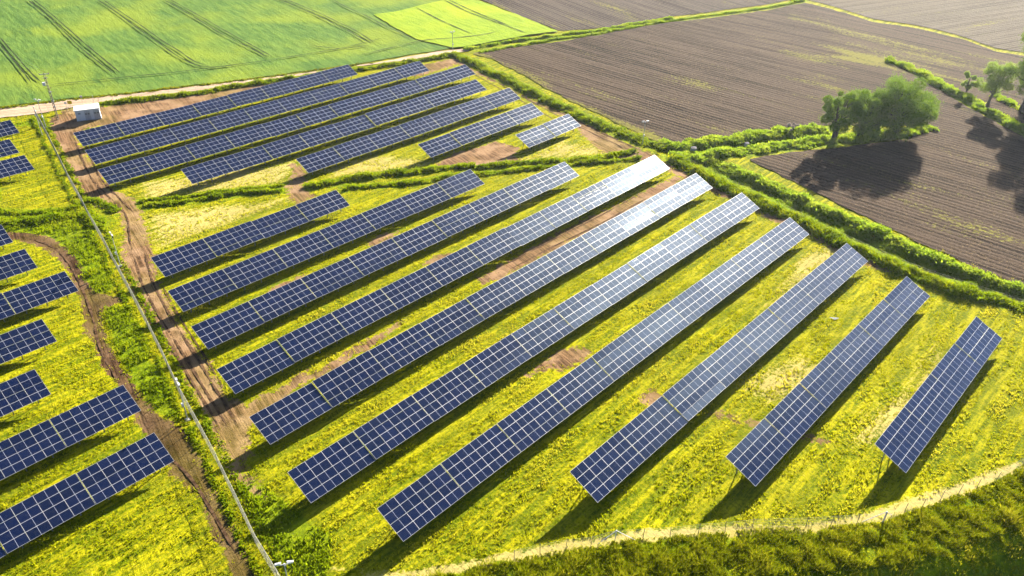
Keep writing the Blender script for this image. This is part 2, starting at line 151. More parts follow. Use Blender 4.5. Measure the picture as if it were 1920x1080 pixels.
# ------------------------------------------------------------------ numeric helpers
TCn = np.array(TC)
def base_z(x, y):
    x = np.asarray(x, float); y = np.asarray(y, float)
    X = np.clip(x, -95, 95) / 60.0
    Y = (np.clip(y, 50, 200) - 110) / 60.0
    b = (X, Y, X*X, X*Y, Y*Y, X**3, X*X*Y, X*Y*Y, Y**3)
    return sum(c * q for c, q in zip(TCn, b)) - .3
def seg_dist(px, py, pts):
    """distance to an open polyline, and the arc position of the nearest point"""
    px = np.asarray(px, float); py = np.asarray(py, float)
    best = np.full(px.shape, 1e9); sgn = np.zeros(px.shape)
    for (x0, y0), (x1, y1) in zip(pts[:-1], pts[1:]):
        dx, dy = x1 - x0, y1 - y0; L2 = dx*dx + dy*dy + 1e-9
        t = np.clip(((px-x0)*dx + (py-y0)*dy) / L2, 0, 1)
        d = np.hypot(px - x0 - t*dx, py - y0 - t*dy)
        c = dx*(py-y0) - dy*(px-x0)
        m = d < best
        best = np.where(m, d, best); sgn = np.where(m, np.sign(c), sgn)
    return best, sgn
def poly_sd(px, py, pts):
    """signed distance to a closed polygon, negative inside"""
    px = np.asarray(px, float); py = np.asarray(py, float)
    d, _ = seg_dist(px, py, list(pts) + [pts[0]])
    ins = np.zeros(px.shape, bool)
    n = len(pts)
    for i in range(n):
        x0, y0 = pts[i]; x1, y1 = pts[(i+1) % n]
        if y0 == y1: continue
        c = ((y0 > py) != (y1 > py)) & (px < (x1-x0) * (py-y0) / (y1-y0) + x0)
        ins ^= c
    return np.where(ins, -d, d)
_ph = np.random.default_rng(3).uniform(0, 6.28, 64)
def nz(x, y, s=1.0):
    """smooth pseudo noise about -1..1 with features about s metres long"""
    v = 0; k = 0
    for q in range(7):
        a = q * 2.4 + 0.3; f = 2 * math.pi / (s * (0.7 + 0.37 * q))
        v = v + np.sin((x * math.cos(a) + y * math.sin(a)) * f + _ph[q] + 1.7 * np.sin((y * math.cos(a) - x * math.sin(a)) * f * 0.61 + _ph[q+9]))
    return v / 3.6
def sst(a, b, x):
    t = np.clip((x - a) / (b - a), 0, 1)
    return t*t*(3-2*t)
DITCH = [(STRIPS[6][2], 1.1, 2.2), (STRIPS[9][2], 0.0, 1.0),
         ([((a[0]+b[0])/2, (a[1]+b[1])/2) for a, b in zip(STRIPS[2][2], STRIPS[3][2])], 0.9, 1.3)]
def zf(x, y):
    z = base_z(x, y)
    for pts, dep, w in DITCH:
        if dep:
            d, _ = seg_dist(x, y, pts)
            z = z - dep * np.exp(-(d / w) ** 2)
    d, s = seg_dist(x, y, bank_br_lo)
    z = z - 3.2 * sst(0.0, 6.0, np.where(s < 0, d, 0)) * 1.0
    return z
def z1(x, y):
    return float(zf(np.array([x]), np.array([y]))[0])

# ------------------------------------------------------------------ object helpers
def link(o):
    S.collection.objects.link(o); return o
def mesh_np(name, v, faces, mats, midx=None, attrs=None, smooth=False):
    """faces: (n,k) int array or list of such arrays with k = 3 or 4"""
    if not isinstance(faces, list): faces = [faces]
    me = bpy.data.meshes.new(name)
    v = np.asarray(v, np.float32)
    me.vertices.add(len(v)); me.vertices.foreach_set('co', v.ravel())
    lv = np.concatenate([f.ravel() for f in faces]).astype(np.int32)
    cnt = np.concatenate([np.full(len(f), f.shape[1]) for f in faces]).astype(np.int32)
    me.loops.add(len(lv)); me.loops.foreach_set('vertex_index', lv)
    me.polygons.add(len(cnt))
    st = np.concatenate([[0], np.cumsum(cnt)[:-1]]).astype(np.int32)
    me.polygons.foreach_set('loop_start', st); me.polygons.foreach_set('loop_total', cnt)
    if midx is not None: me.polygons.foreach_set('material_index', np.asarray(midx, np.int32))
    if smooth: me.polygons.foreach_set('use_smooth', np.ones(len(cnt), bool))
    for m in (mats if isinstance(mats, (list, tuple)) else [mats]): me.materials.append(m)
    if attrs:
        for k, a in attrs.items():
            at = me.attributes.new(k, 'FLOAT', 'POINT'); at.data.foreach_set('value', np.asarray(a, np.float32))
    me.update(calc_edges=True); me.validate()
    return me
def tag(o, label=None, cat=None, group=None, kind=None):
    if label: o['label'] = label
    if cat: o['category'] = cat
    if group: o['group'] = group
    if kind: o['kind'] = kind
    return o
def empty(name, loc, rz=0.0):
    o = bpy.data.objects.new(name, None); o.location = loc; o.rotation_euler = (0, 0, rz)
    o.empty_display_size = 0.3
    return link(o)
class MB:
    """collects boxes, tubes and free faces, each with its material index"""
    def __init__(s): s.v = []; s.f = []; s.m = []
    def add(s, vs, fs, mi=0):
        b = len(s.v); s.v += [tuple(q) for q in vs]; s.f += [tuple(b + i for i in q) for q in fs]; s.m += [mi] * len(fs)
    def box(s, c, d, mi=0, M=None, top=1.0):
        x, y, z = d[0]/2, d[1]/2, d[2]/2
        p = [Vector((sx*x*(top if sz > 0 else 1), sy*y*(top if sz > 0 else 1), sz*z)) for sz in (-1, 1) for sy in (-1, 1) for sx in (-1, 1)]
        if M is not None: p = [M @ q for q in p]
        p = [q + Vector(c) for q in p]
        s.add(p, [(0,2,3,1), (4,5,7,6), (0,1,5,4), (2,6,7,3), (0,4,6,2), (1,3,7,5)], mi)
    def tube(s, pts, rad, n=8, mi=0, caps=True):
        pts = [Vector(p) for p in pts]
        if not hasattr(rad, '__len__'): rad = [rad] * len(pts)
        rings = []
        for i, p in enumerate(pts):
            a = pts[max(i-1, 0)]; b = pts[min(i+1, len(pts)-1)]
            t = (b - a).normalized(); u = t.cross(Vector((0.13, 0.31, 1)) if abs(t.z) < 0.9 else Vector((1, 0.2, 0))).normalized(); w = t.cross(u)
            rings.append([p + (u*math.cos(2*math.pi*k/n) + w*math.sin(2*math.pi*k/n)) * rad[i] for k in range(n)])
        vs = [q for r in rings for q in r]
        fs = [(i*n+k, i*n+(k+1) % n, (i+1)*n+(k+1) % n, (i+1)*n+k) for i in range(len(pts)-1) for k in range(n)]
        if caps: fs += [tuple(range(n))[::-1], tuple((len(pts)-1)*n + k for k in range(n))]
        s.add(vs, fs, mi)
    def mesh(s, name, mats, bevel=None):
        me = bpy.data.meshes.new(name); me.from_pydata([tuple(q) for q in s.v], [], s.f)
        for m in (mats if isinstance(mats, (list, tuple)) else [mats]): me.materials.append(m)
        me.polygons.foreach_set('material_index', s.m); me.update()
        return me
    def build(s, name, mats, parent=None, loc=None, bevel=0.0):
        o = link(bpy.data.objects.new(name, s.mesh(name, mats)))
        if parent: o.parent = parent
        if loc: o.location = loc
        if bevel:
            b = o.modifiers.new('bevel', 'BEVEL'); b.width = bevel; b.segments = 2; b.limit_method = 'ANGLE'
        return o

# ------------------------------------------------------------------ material helpers
class MT:
    def __init__(s, name):
        s.m = bpy.data.materials.new(name); s.m.use_nodes = True
        s.n = s.m.node_tree.nodes; s.l = s.m.node_tree.links
        s.b = s.n['Principled BSDF']; s.out = s.n['Material Output']
        s.co = None
    def coord(s, kind='Object'):
        if s.co is None: s.co = s.n.new('ShaderNodeTexCoord')
        return s.co.outputs[kind]
    def map(s, scale, rot=0.0, kind='Object'):
        mp = s.n.new('ShaderNodeMapping'); mp.vector_type = 'TEXTURE'
        s.l.new(s.coord(kind), mp.inputs[0])
        mp.inputs['Rotation'].default_value = (0, 0, rot)
        mp.inputs['Scale'].default_value = scale if hasattr(scale, '__len__') else (scale,)*3
        return mp.outputs[0]
    def noise(s, scale, vec=None, detail=4, rough=.55, lo=None, hi=None):
        n = s.n.new('ShaderNodeTexNoise'); n.inputs['Scale'].default_value = scale
        n.inputs['Detail'].default_value = detail; n.inputs['Roughness'].default_value = rough
        s.l.new(vec if vec is not None else s.coord(), n.inputs['Vector'])
        return n.outputs[0] if lo is None else s.rng(n.outputs[0], lo, hi)
    def rng(s, v, lo, hi, a=0.0, b=1.0, smooth=True):
        m = s.n.new('ShaderNodeMapRange')
        if smooth: m.interpolation_type = 'SMOOTHSTEP'
        s.l.new(v, m.inputs[0])
        for i, q in zip((1, 2, 3, 4), (lo, hi, a, b)): m.inputs[i].default_value = q
        return m.outputs[0]
    def math(s, op, a, b=None, c=None):
        n = s.n.new('ShaderNodeMath'); n.operation = op
        for i, v in enumerate((a, b, c)):
            if v is None: continue
            if isinstance(v, (int, float)): n.inputs[i].default_value = v
            else: s.l.new(v, n.inputs[i])
        return n.outputs[0]
    def mix(s, f, a, b, mode='MIX'):
        n = s.n.new('ShaderNodeMix'); n.data_type = 'RGBA'; n.blend_type = mode
        for k, v in (('Factor', f), ('A', a), ('B', b)):
            if isinstance(v, (int, float)): n.inputs[k].default_value = v
            elif isinstance(v, tuple): n.inputs[k].default_value = (*v, 1) if len(v) == 3 else v
            else: s.l.new(v, n.inputs[k])
        return n.outputs['Result']
    def attr(s, name):
        n = s.n.new('ShaderNodeAttribute'); n.attribute_name = name; return n.outputs['Fac']
    def rand(s):
        return s.n.new('ShaderNodeObjectInfo').outputs['Random']
    def bump(s, h, strength=1.0, dist=0.1):
        n = s.n.new('ShaderNodeBump'); n.inputs['Strength'].default_value = strength; n.inputs['Distance'].default_value = dist
        s.l.new(h, n.inputs['Height']); s.l.new(n.outputs[0], s.b.inputs['Normal']); return n.outputs[0]
    def set(s, col=None, rough=None, metal=None, spec=None, k=.58):
        def put(k, v):
            if v is None: return
            if isinstance(v, (int, float)): s.b.inputs[k].default_value = v
            elif isinstance(v, tuple): s.b.inputs[k].default_value = (*v, 1)
            else: s.l.new(v, s.b.inputs[k])
        if k != 1.0:
            col = tuple(q*k for q in col) if isinstance(col, tuple) else s.mix(1.0, col, (k, k, k), 'MULTIPLY')
        put('Base Color', col); put('Roughness', rough); put('Metallic', metal); put('Specular IOR Level', spec)
        return s
    def translucent(s, col, fac):
        t = s.n.new('ShaderNodeBsdfTranslucent'); mx = s.n.new('ShaderNodeMixShader')
        s.l.new(s.mix(1.0, col, (.58, .58, .58), 'MULTIPLY'), t.inputs[0])
        mx.inputs[0].default_value = fac
        s.l.new(s.b.outputs[0], mx.inputs[1]); s.l.new(t.outputs[0], mx.inputs[2]); s.l.new(mx.outputs[0], s.out.inputs[0])
        return s
ROWROT = R(90 - ROW_AZ)
PATHROT = math.atan2(-105, 72)

# --- open ground: mown grass, bare soil and straw
def ground_material():
    t = MT('mown_ground')
    dirt, dry, lush = t.attr('dirt'), t.attr('dry'), t.attr('lush')
    big = t.noise(0.055, detail=3)
    mid = t.noise(0.35, detail=4)
    swv = t.map((9.0, 0.9, 1.0), ROWROT)
    sw = t.noise(1.0, swv, detail=4, rough=.65)
    swv2 = t.map((3.0, 0.35, 1.0), ROWROT)
    sw2 = t.noise(1.0, swv2, detail=3, rough=.6)
    fine = t.noise(2.6, detail=6, rough=.72)
    c = t.mix(t.rng(sw, .42, .60), (.14, .19, .002), (.46, .44, .004))
    c = t.mix(t.math('MULTIPLY', t.rng(fine, .48, .66), .8), c, (.42, .36, .010))
    c = t.mix(t.math('MULTIPLY', t.rng(fine, .52, .38), .6), c, (.04, .065, .002))  # dark grain painted into the ground as the shade between grass tufts
    c = t.mix(t.math('MULTIPLY', t.rng(sw2, .50, .66), .55), c, (.10, .15, .006))
    # straw lying on the ground
    st = t.math('ADD', t.math('MULTIPLY', dry, .38), t.math('MULTIPLY', t.math('SUBTRACT', sw, .5), .55))
    st = t.math('ADD', st, t.math('MULTIPLY', t.math('SUBTRACT', fine, .5), .75))
    c = t.mix(t.math('MULTIPLY', t.rng(st, .15, .30), .8), c, (.58, .47, .17))
    gl = t.mix(t.rng(t.noise(1.4, detail=5, rough=.7), .38, .64), (.11, .18, .004), (.27, .35, .005))
    c = t.mix(t.rng(t.math('ADD', lush, t.math('MULTIPLY', t.math('SUBTRACT', mid, .5), .9)), .35, .65), c, gl)
    # bare soil
    rut = t.noise(1.0, t.map((9.0, .33, 1.0), PATHROT), detail=5, rough=.7)
    so = t.mix(t.rng(rut, .36, .62), (.075, .042, .021), (.29, .172, .090))
    so = t.mix(t.rng(t.noise(.28, detail=5), .42, .65), so, (.36, .23, .13))
    so = t.mix(t.rng(t.noise(3.5, detail=4), .60, .72), so, (.10, .058, .03))
    edge = t.math('ADD', dirt, t.math('MULTIPLY', t.math('SUBTRACT', t.noise(.8, detail=6, rough=.72), .5), 1.9))
    dm = t.rng(edge, .42, .58)
    dkc = t.mix(t.attr('dark'), (1., 1., 1.), (.22, .19, .17))
    so = t.mix(1.0, so, dkc, 'MULTIPLY')
    c = t.mix(dm, c, so)
    c = t.mix(t.math('MULTIPLY', t.rng(big, .40, .62), .25), c, (.22, .21, .012))
    t.set(c, 1.0, spec=.02)
    h = t.math('ADD', t.math('MULTIPLY', fine, .55), t.math('MULTIPLY', sw, .5))
    h = t.math('ADD', h, t.math('MULTIPLY', rut, .35))
    t.bump(h, 0.75, 0.28)
    return t.m
def crop_material(name, a, b, c2):
    t = MT(name)
    rot = CROPROT
    v = t.map((6.0, 1.2, 1.0), rot)
    n1 = t.noise(1.0, v, detail=5, rough=.6)
    n2 = t.noise(.035, detail=3)
    f = t.noise(1.6, detail=6, rough=.75)
    c = t.mix(t.rng(n1, .24, .78), a, b)
    c = t.mix(t.math('MULTIPLY', t.rng(n2, .42, .66), .6), c, c2)
    c = t.mix(t.rng(t.noise(.16, t.map((5.0, 1.0, 1.0), rot), detail=4), .60, .72), c, a)
    c = t.mix(t.math('MULTIPLY', t.rng(f, .5, .7), .4), c, b)
    t.set(c, 1.0, spec=.02)
    t.bump(t.math('ADD', f, t.math('MULTIPLY', n1, .8)), .8, .30)
    return t.m
def plough_material(name, rot, dark, light, green=0.0):
    t = MT(name)
    v = t.map((1.0, 1.0, 1.0), rot)
    dist = t.noise(1.0, t.map((40.0, 3.0, 1.0), rot), detail=2)
    sp = t.n.new('ShaderNodeSeparateXYZ'); t.l.new(v, sp.inputs[0])
    ph = t.math('MULTIPLY_ADD', sp.outputs[1], 2*math.pi/1.3, t.math('MULTIPLY', dist, 5.0))
    wv = t.math('MULTIPLY_ADD', t.math('SINE', ph), .5, .5)
    band = t.noise(1.0, t.map((60.0, 1.6, 1.0), rot), detail=3, rough=.7)
    clod = t.noise(1.9, detail=6, rough=.8)
    ph2 = t.math('SINE', t.math('MULTIPLY', sp.outputs[1], 2*math.pi/9.0))
    tram = t.rng(ph2, .93, .99)
    k = t.math('ADD', t.math('MULTIPLY', wv, .26), t.math('MULTIPLY', band, .70))
    k = t.math('ADD', k, t.math('MULTIPLY', clod, .45))
    band2 = t.noise(1.0, t.map((90.0, 6.0, 1.0), rot), detail=3, rough=.6)
    k = t.math('ADD', k, t.math('MULTIPLY', t.math('SUBTRACT', band2, .5), .6))
    c = t.mix(t.rng(k, .50, .78), dark, light)
    c = t.mix(t.math('MULTIPLY', tram, .75), c, dark)
    pair = t.noise(1.0, t.map((120.0, .55, 1.0), rot), detail=2, rough=.6)
    c = t.mix(t.math('MULTIPLY', t.rng(pair, .56, .66), .55), c, dark)
    spk = t.noise(3.2, detail=3, rough=.7)
    c = t.mix(t.rng(spk, .58, .66), c, (light[0]*2.3, light[1]*2.3, light[2]*1.5))
    c = t.mix(t.math('MULTIPLY', t.rng(spk, .40, .32), .7), c, tuple(q*.5 for q in dark))
    c = t.mix(t.math('MULTIPLY', t.rng(t.noise(.018, detail=3), .40, .62), .35), c, light)
    wd = t.math('ADD', t.noise(1.0, t.map((45.0, 7.0, 1.0), rot), detail=4), t.math('MULTIPLY', t.math('SUBTRACT', t.noise(1.5, detail=5, rough=.8), .5), .9))
    wd = t.math('ADD', wd, t.math('MULTIPLY', t.attr('weed'), .30))
    c = t.mix(t.rng(wd, .66 - green, .76 - green), c, (.20, .19, .035))
    t.set(c, 1.0, spec=.02)
    t.bump(t.math('ADD', t.math('MULTIPLY', wv, .22), t.math('ADD', t.math('MULTIPLY', clod, 1.0), t.math('MULTIPLY', band, .6))), .9, .22)
    return t.m
def road_material():
    t = MT('dirt_road_surface')
    d = t.attr('edge')
    n = t.noise(1.0, t.map((12.0, .5, 1.0), R(22)), detail=5, rough=.65)
    c = t.mix(t.rng(n, .36, .64), (.36, .25, .16), (.62, .46, .32))
    c = t.mix(t.rng(t.noise(.5, detail=5, rough=.7), .55, .7), c, (.30, .20, .12))
    c = t.mix(t.rng(t.noise(1.4, detail=5, rough=.75), .62, .72), c, (.25, .24, .04))
    t.set(c, .95, spec=.1); t.bump(t.math('ADD', n, t.noise(2.5, detail=5)), .6, .15)
    return t.m
def leaf_material(name, c0, c1, c2, tr=.35, n0=.35):
    t = MT(name)
    k = t.attr('tint')
    c = t.mix(t.rng(k, 0, .5, smooth=False), c0, c1)
    c = t.mix(t.rng(k, .5, 1, smooth=False), c, c2)
    big = t.noise(n0, detail=3)
    c = t.mix(t.math('MULTIPLY', t.rng(big, .42, .62), .5), c, c1)
    t.set(c, .9, spec=.02)
    return t.translucent(c, tr).m
def plain(name, col, rough=.5, metal=0.0, var=.12, scale=3.0, spec=.5):
    t = MT(name)
    n = t.noise(scale, detail=4)
    dk = tuple(q * (1 - 2.5*var) for q in col)
    t.set(t.mix(t.rng(n, .3, .7), dk, col), rough, metal, spec)
    return t.m

# ------------------------------------------------------------------ the ground sheet
PIX_SOIL = [path_main, patchKL, patch1, patch2, patch3, patch4, patch5, patch6, patch7, patch8, patch9, patch10, east_strip]
def zone(polys, X, Y, soft=1.0):
    d = np.full(X.shape, 1e3)
    for p in polys:
        xs = [q[0] for q in p]; ys = [q[1] for q in p]
        m = (X > min(xs)-6) & (X < max(xs)+6) & (Y > min(ys)-6) & (Y < max(ys)+6)
        if m.any():
            d[m] = np.minimum(d[m], poly_sd(X[m], Y[m], p))
    return 1 - sst(-soft, soft, d)
def build_ground():
    fx = [-9000, -4000, -1800, -900, -500, -320, -240, -200] ; gx = np.arange(-175, 190, .8)
    xs = np.concatenate([fx, gx, [-q for q in fx[::-1]]]); xs.sort()
    gy = np.arange(34, 300, .8)
    ys = np.concatenate([[-9000, -3000, -900, -300, -100, -20, 15], gy, [315, 350, 420, 600, 1000, 2000, 4500, 9000]])
    X, Y = np.meshgrid(xs, ys)
    Xf, Yf = X.ravel(), Y.ravel()
    Z = zf(Xf, Yf)
    near = (Xf > -170) & (Xf < 185) & (Yf > 36) & (Yf < 298)
    Z = Z + np.where(near, .05 * nz(Xf, Yf, 3.1) + .03 * nz(Yf, Xf, 1.3), 0)
    nx, ny = len(xs), len(ys)
    i = np.arange(ny-1)[:, None]*nx + np.arange(nx-1)[None, :]
    fc = np.stack([i, i+1, i+nx+1, i+nx], -1).reshape(-1, 4)
    dirt = np.maximum(zone(PIX_SOIL, Xf, Yf, 1.9), zone([path_left], Xf, Yf, 1.0))
    dark = zone([path_left], Xf, Yf, 2.5)
    dry = zone([dry1, dry2, dry3, dry5, dry6, dry7, dry8], Xf, Yf, 4.0)
    dry = np.maximum(dry, 1.4 * zone([dry4], Xf, Yf, .9))
    lush = zone([lush1, lush2, lush3], Xf, Yf, 2.0)
    d, s = seg_dist(Xf, Yf, bank_br_hi)
    lush = np.maximum(lush, np.where(s < 0, sst(0, 1.5, d), 0))
    for q in STRIPS[:19]:
        d, _ = seg_dist(Xf, Yf, q[2]); lush = np.maximum(lush, 1 - sst(q[3]*.6, q[3]*1.4 + 1.6, d))
    me = mesh_np('ground', np.stack([Xf, Yf, Z], 1), fc, ground_material(), attrs=dict(dirt=dirt, dark=dark, dry=dry, lush=lush), smooth=True)
    tag(link(bpy.data.objects.new('ground', me)), kind='structure')

def sheet(name, poly, mat, cell=1.0, lift=.06, rough=.5, wob=4.0, attrs=None, relief=0.0):
    xs = [p[0] for p in poly]; ys = [p[1] for p in poly]
    x0, x1 = max(min(xs), -420) - 1, min(max(xs), 420) + 1; y0, y1 = min(ys) - 1, min(max(ys), 700) + 1
    gx = np.arange(x0, x1, cell); gy = np.arange(y0, y1, cell)
    X, Y = np.meshgrid(gx, gy)
    sh = X.shape
    fld = (lambda x, y: poly_sd(x, y, poly) + rough * nz(x, y, wob) * .5)
    Fv = fld(X.ravel(), Y.ravel()).reshape(sh)
    cen = (Fv[:-1, :-1] + Fv[1:, :-1] + Fv[:-1, 1:] + Fv[1:, 1:]) / 4
    keep = cen < 0
    idx = np.arange(X.size).reshape(sh)
    q = np.stack([idx[:-1, :-1], idx[:-1, 1:], idx[1:, 1:], idx[1:, :-1]], -1)[keep]
    cntv = np.bincount(q.ravel(), minlength=X.size)
    Xf, Yf = X.ravel().copy(), Y.ravel().copy()
    b = (cntv > 0) & (cntv < 4)
    e = .05; bx, by = Xf[b], Yf[b]
    for _ in range(2):
        f0 = fld(bx, by); gx_ = (fld(bx+e, by) - f0)/e; gy_ = (fld(bx, by+e) - f0)/e
        g2 = np.maximum(gx_**2 + gy_**2, .3)
        st = np.clip(f0, -cell, cell)
        bx = bx - st*gx_/g2; by = by - st*gy_/g2
    Xf[b], Yf[b] = bx, by
    used = cntv > 0
    remap = np.cumsum(used) - 1
    q = remap[q]; Xf, Yf, bb = Xf[used], Yf[used], b[used]
    Z = zf(Xf, Yf) + lift + relief * (.5 + .5*nz(Xf, Yf, 2.3)) * np.where(bb, 0, 1)
    at = {'edge': np.where(bb, 1.0, 0.0), 'weed': attrs(Xf, Yf) if attrs else np.zeros(len(Xf))}
    me = mesh_np(name, np.stack([Xf, Yf, Z], 1), q, mat, attrs=at, smooth=True)
    return tag(link(bpy.data.objects.new(name, me)), kind='structure')

_a, _b = TRAM[2][0], TRAM[2][-1]
CROPROT = math.atan2(_b[1]-_a[1], _b[0]-_a[0])
build_ground()
track_poly = track_top + track_bot[::-1]
sheet('dirt_road', track_poly, road_material(), .7, .13, .6, 5.0)
crop_m = crop_material('green_crop', (.065, .145, .030), (.155, .26, .045), (.28, .35, .028))
bright_m = crop_material('bright_crop', (.20, .32, .02), (.32, .44, .03), (.42, .48, .02))
sheet('green_field', crop, crop_m, 1.3, .17, .6, 6.0, relief=.10)
sheet('bright_field', bright, bright_m, 1.0, .40, .5, 7.0, relief=.08)
PR1 = PLOUGH1; PR2 = PLOUGH2; PR3 = PLOUGH3
def weedf(x, y):
    d, _ = seg_dist(x, y, plough_edge)
    return 1.0 * (1 - sst(0, 5, d)) + .62 * np.exp(-((x-128)**2/(34.0**2) + (y-222)**2/(20.0**2))) + .6*np.exp(-((x-88)**2 + (y-215)**2)/(14.0**2))
DK, LT = (.008, .006, .005), (.098, .070, .050)
sheet('ploughed_field', plough_mid, plough_material('ploughed_soil', PR1, DK, LT), 1.2, .12, .8, 5.0, attrs=weedf, relief=.08)
sheet('ploughed_field', plough_top, plough_material('pale_ploughed_soil', PR2, (.022, .017, .016), (.105, .084, .070)), 2.0, .12, .6, 6.0, relief=.06)
sheet('ploughed_field', plough_far, plough_material('far_ploughed_soil', PR3, (.035, .030, .024), (.140, .118, .090)), 2.0, .12, .6, 6.0, relief=.06)

def ribbon(name, lines, w, lift, mat):
    """narrow wheel tracks laid on the field, one ribbon per line"""
    V, Fc = [], []
    for pts in lines:
        P = np.array(pts, float)
        L = np.concatenate([[0], np.cumsum(np.hypot(*np.diff(P, axis=0).T))])
        s = np.arange(0, L[-1], 1.0)
        # smooth the traced polyline
        x = np.interp(s, L, P[:, 0]); y = np.interp(s, L, P[:, 1])
        k = np.ones(7)/7
        if len(x) > 20:
            x[3:-3] = np.convolve(x, k, 'valid'); y[3:-3] = np.convolve(y, k, 'valid')
        tx, ty = np.gradient(x), np.gradient(y); n = np.hypot(tx, ty) + 1e-9; nx_, ny_ = -ty/n, tx/n
        ww = w * (.8 + .35 * nz(x, y, 4.0))
        taper = np.minimum(1, np.minimum(s, s[-1]-s)/4 + .1)
        ww = ww * taper
        b = len(V)
        for i in range(len(x)):
            for sg in (-1, 1):
                X_, Y_ = x[i] + sg*nx_[i]*ww[i]/2, y[i] + sg*ny_[i]*ww[i]/2
                V.append((X_, Y_, z1(X_, Y_) + lift))
        Fc += [(b+2*i, b+2*i+1, b+2*i+3, b+2*i+2) for i in range(len(x)-1)]
    me = mesh_np(name, V, np.array(Fc), mat)
    return tag(link(bpy.data.objects.new(name, me)), kind='structure')
trm = MT('trodden_shaded_crop'); trm.set(trm.mix(trm.noise(.8, lo=.4, hi=.6), (.016, .030, .008), (.035, .058, .012)), .95, spec=.05)  # trodden soil, its colour darkened to include the shade between the crop
ribbon('wheel_tracks', TRAM, .48, .53, trm.m)

rut_m = MT('pressed_soil'); rut_m.set(rut_m.mix(rut_m.noise(1.5, lo=.35, hi=.65), (.055, .032, .018), (.16, .095, .05)), 1.0, spec=.03)
ribbon('wheel_ruts', RUTS, .34, .045, rut_m.m)

# ------------------------------------------------------------------ grass made of blades
def blades(name, px, py, h, nb, w, mat, tint, spread=.5, z=None, lean=.35):
    """nb tapering blades per tuft as one mesh"""
    n = len(px)
    if z is None: z = zf(px, py)
    px = np.repeat(px, nb); py = np.repeat(py, nb); z = np.repeat(z, nb); h = np.repeat(h, nb) * rng.uniform(.6, 1.15, n*nb)
    w = np.repeat(w, nb) if hasattr(w, '__len__') else w
    tint = np.repeat(tint, nb) + rng.normal(0, .16, n*nb)
    a = rng.uniform(0, 2*np.pi, n*nb); r = np.abs(rng.normal(0, spread, n*nb)) * h
    bx = px + r*np.cos(a); by = py + r*np.sin(a)
    a2 = rng.uniform(0, 2*np.pi, n*nb); ln = h * rng.uniform(.1, lean*2, n*nb)
    tx, ty = bx + ln*np.cos(a2), by + ln*np.sin(a2)
    a3 = rng.uniform(0, 2*np.pi, n*nb); ww = w * rng.uniform(.7, 1.3, n*nb) / 2
    dx, dy = ww*np.cos(a3), ww*np.sin(a3)
    z = z - .04
    v0 = np.stack([bx-dx, by-dy, z], 1); v1 = np.stack([bx+dx, by+dy, z], 1)
    mx, my = bx*.55 + tx*.45, by*.55 + ty*.45
    v2 = np.stack([mx+dx*.9, my+dy*.9, z + h*.62], 1); v3 = np.stack([mx-dx*.9, my-dy*.9, z + h*.62], 1)
    v4 = np.stack([tx, ty, z + h], 1)
    V = np.stack([v0, v1, v2, v3, v4], 1).reshape(-1, 3)
    k = np.arange(n*nb)[:, None]*5
    q = k + np.array([[0, 1, 2, 3]]); tr = k + np.array([[3, 2, 4]])
    me = mesh_np(name, V, [q, tr], mat, attrs={'tint': np.repeat(np.clip(tint, 0, 1), 5)})
    return link(bpy.data.objects.new(name, me))
M_mown = leaf_material('mown_blades', (.22, .32, .002), (.52, .53, .003), (.74, .66, .04), .42)
M_lush = leaf_material('lush_blades', (.14, .24, .004), (.28, .38, .004), (.46, .50, .008), .45)
M_leafy = leaf_material('leafy_blades', (.20, .34, .022), (.34, .48, .026), (.52, .58, .05), .5)
M_dry = leaf_material('verge_blades', (.16, .21, .004), (.30, .33, .006), (.42, .40, .02), .40)
M_bank = leaf_material('bank_blades', (.06, .11, .003), (.26, .31, .003), (.62, .56, .02), .40)

def scatter(xa, xb, ya, yb, n, test):
    x = rng.uniform(xa, xb, n); y = rng.uniform(ya, yb, n)
    m = test(x, y); return x[m], y[m]
def in_view(x, y, pad=60):
    """keeps only what can come near the picture, with a generous margin"""
    zc = base_z(x, y)
    dz = zc - CAM_H
    fw = y*math.cos(R(PITCH)) - dz*math.sin(R(PITCH)); up = y*math.sin(R(PITCH)) + dz*math.cos(R(PITCH))
    u = F_PX*x/fw; v = F_PX*up/fw
    return (np.abs(u) < 960+pad+60) & (np.abs(v) < 540+pad+60) & (fw > 5)
compound = track_bot + [(-20, 221), (13, 182), (31, 158), (55, 130), (80, 100), (100, 84), (120, 70), (60, 50), (0, 40), (-60, 36), (-150, 80), (-170, 150)]
def mown_test(x, y):
    m = in_view(x, y)
    m &= poly_sd(x, y, compound) < 0
    d = np.hypot(x, y)
    m &= rng.uniform(0, 1, len(x)) < np.clip((95.0/np.maximum(d, 60))**1.6, 0, 1)
    di = np.maximum(zone(PIX_SOIL, x, y, 1.3), zone([path_left], x, y, 1.0))
    m &= rng.uniform(0, 1, len(x)) > di*1.05
    return m
gx_, gy_ = scatter(-150, 120, 36, 222, 420000, mown_test)
lu = zone([lush1, lush2, lush3], gx_, gy_, 2.0)
cl_ = nz((gx_*math.cos(ROWROT) + gy_*math.sin(ROWROT))*.16, -gx_*math.sin(ROWROT) + gy_*math.cos(ROWROT), 1.5)
keep = (rng.uniform(0, 1, len(gx_)) > 1.1*zone([dry4], gx_, gy_, .8)) & (cl_ + .5*nz(gx_, gy_, 5.0) + .7*nz(gx_, gy_, .9) > -.55)
gx_, gy_, lu, cl_ = gx_[keep], gy_[keep], lu[keep], cl_[keep]
gh = (.14 + .09*np.clip(cl_ + .5, 0, 1.5)) * (1 + .7*lu) * rng.uniform(.7, 1.3, len(gx_))
ti = np.clip(.50 + .28*cl_ + .14*nz(gx_, gy_, 9.0) + .20*nz(gx_, gy_, 27.0) - .28*sst(-18, -45, gx_)*sst(72, 50, gy_) - .14*sst(66, 52, gy_), 0, 1)
mm = lu < .5
